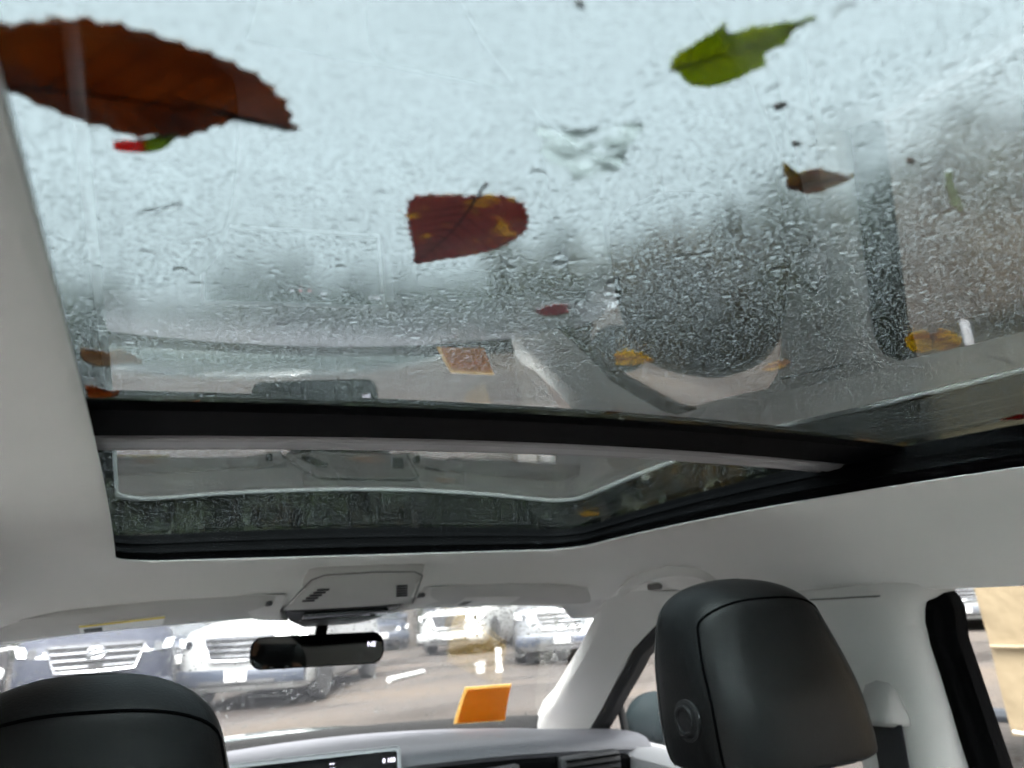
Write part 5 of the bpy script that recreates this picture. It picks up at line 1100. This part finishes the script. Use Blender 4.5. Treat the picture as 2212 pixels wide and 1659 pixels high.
def person():
    nodes = {}; edges = []
    def nd(k, p, r): nodes[k] = (Vector(p), r); return k
    def chain(*ks): edges.extend(zip(ks[:-1], ks[1:]))
    nd('pelvis', (-.42, -.36, .68), .15); nd('belly', (-.42, -.40, .85), .145); nd('chest', (-.42, -.42, 1.02), .15); nd('upper', (-.42, -.41, 1.12), .11); nd('neck', (-.415, -.385, 1.195), .052); nd('jaw', (-.41, -.36, 1.25), .066); nd('skull', (-.41, -.372, 1.325), .082); nd('crown', (-.41, -.38, 1.365), .062)
    chain('pelvis', 'belly', 'chest', 'upper', 'neck', 'jaw', 'skull', 'crown')
    for s_, n_ in ((-1, 'l'), (1, 'r')):
        nd(n_+'hip', (-.42+s_*.10, -.26, .66), .10); nd(n_+'knee', (-.42+s_*.13, .16, .70), .072); nd(n_+'ank', (-.42+s_*.13, .20, .44), .05); nd(n_+'toe', (-.42+s_*.13, .32, .40), .035); chain('pelvis', n_+'hip', n_+'knee', n_+'ank', n_+'toe')
        nd(n_+'sho', (-.42+s_*.18, -.40, 1.10), .075)
    lw = ph(-.150, -.055, .035)
    nd('lelb', (-.60, -.24, 1.05), .052); nd('lfore', tuple(Vector((-.60, -.24, 1.05)).lerp(lw, .6)), .042); nd('lwri', lw, .027); nd('lpalm', ph(-.138, -.030, .026), .026); nd('lknu', ph(-.130, -.012, .020), .021)
    chain('upper', 'lsho', 'lelb', 'lfore', 'lwri', 'lpalm', 'lknu')
    nd('relb', (-.20, -.30, .92), .052); nd('rfore', (-.25, -.17, .87), .042); nd('rwri', (-.31, -.06, .83), .028); nd('rpalm', (-.33, -.01, .82), .026); nd('rknu', (-.345, .03, .815), .021); chain('upper', 'rsho', 'relb', 'rfore', 'rwri', 'rpalm', 'rknu')
    for k, (yo, L_) in enumerate(((.020, .95), (.004, 1.05), (-.012, 1.0), (-.027, .82))):   # four fingers of the hand round the phone's end
        a = nd('lf%da' % k, ph(-.136, yo, .014), .0098); b = nd('lf%db' % k, ph(-.135, yo+.002, -.003), .009); c = nd('lf%dc' % k, ph(-.135+.020*L_, yo+.003, -.0035), .0082); d = nd('lf%dd' % k, ph(-.135+.036*L_, yo+.003, -.003), .0072)
        chain('lknu' if k < 2 else 'lpalm', a, b, c, d)
        a = nd('rf%da' % k, (-.352+.014*k-.02, .062, .815), .0098); b = nd('rf%db' % k, (-.356+.015*k-.02, .085, .803), .009); c = nd('rf%dc' % k, (-.358+.015*k-.02, .098, .785), .008); chain('rknu', a, b, c)
    chain('lpalm', nd('lt1', ph(-.118, -.042, .028), .0115), nd('lt2', ph(-.100, -.040, .024), .010), nd('lt3', ph(-.082, -.032, .0225), .0085))
    chain('rpalm', nd('rt1', (-.298, .012, .812), .0115), nd('rt2', (-.284, .036, .806), .010), nd('rt3', (-.282, .056, .80), .0085))
    nd('nose', (-.41, -.290, 1.290), .012); chain('jaw', 'nose')
    for s_, n_ in ((-1, 'el'), (1, 'er')): nd(n_, (-.41+s_*.084, -.375, 1.29), .016); chain('skull', n_)
    ks = list(nodes); me = bpy.data.meshes.new('person_body'); me.from_pydata([nodes[k][0] for k in ks], [(ks.index(a), ks.index(b)) for a, b in edges], []); me.update()
    o = bpy.data.objects.new('person_body', me); COL.objects.link(o)
    md = o.modifiers.new('skin', 'SKIN'); md.use_smooth_shade = True
    for i, k in enumerate(ks):
        sv = me.skin_vertices[0].data[i]; sv.radius = (nodes[k][1],)*2; sv.use_root = (k == 'pelvis')
    o.modifiers.new('sub', 'SUBSURF').levels = 2
    dg = bpy.context.evaluated_depsgraph_get(); m2 = bpy.data.meshes.new_from_object(o.evaluated_get(dg)); bpy.data.objects.remove(o)
    root = thing('person', (-.42, -.36, .6), 'person in a black hooded top holding up a phone, seen in the mirror', 'person')
    m2.materials.clear(); m2.materials.append(M_HOOD); m2.materials.append(M_SKIN)
    hd = nodes['lwri'][0]; rd = nodes['rwri'][0]
    for p in m2.polygons:
        c = p.center; sk = c.z > 1.205 and (c-Vector((-.41, -.37, 1.29))).length < .2
        if (c-ph(-.12, -.015, .01)).length < .062 or (c-Vector((-.33, .02, .81))).length < .085: sk = True
        p.material_index = 1 if sk else 0; p.use_smooth = True
    b = link(bpy.data.objects.new('body', m2), root)
    hr = MB(); rgs = []
    for i in range(9):
        a = i/8*math.pi*.58; rgs.append([(-.41+.094*math.sin(a)*math.cos(q), -.386+.104*math.sin(a)*math.sin(q)*(1 if math.sin(q) < 0 else .80), 1.318+.104*math.cos(a)) for q in np.linspace(0, 2*math.pi, 25)[:-1]])
    hr.loft(rgs).build('hair', M_HAIR, root)
    for s_ in (-1, 1): MB().lathe([(0, -.010), (.008, -.006), (.010, 0), (.008, .006), (0, .010)], (-.41+s_*.030, -.300, 1.308), 'y', 12).build('eye', M_WHITE, root)
    MB().tube([(-.432, -.303, 1.262), (-.41, -.298, 1.260), (-.388, -.303, 1.262)], .0045, 6).build('mouth', M_RUBBER, root)
person()
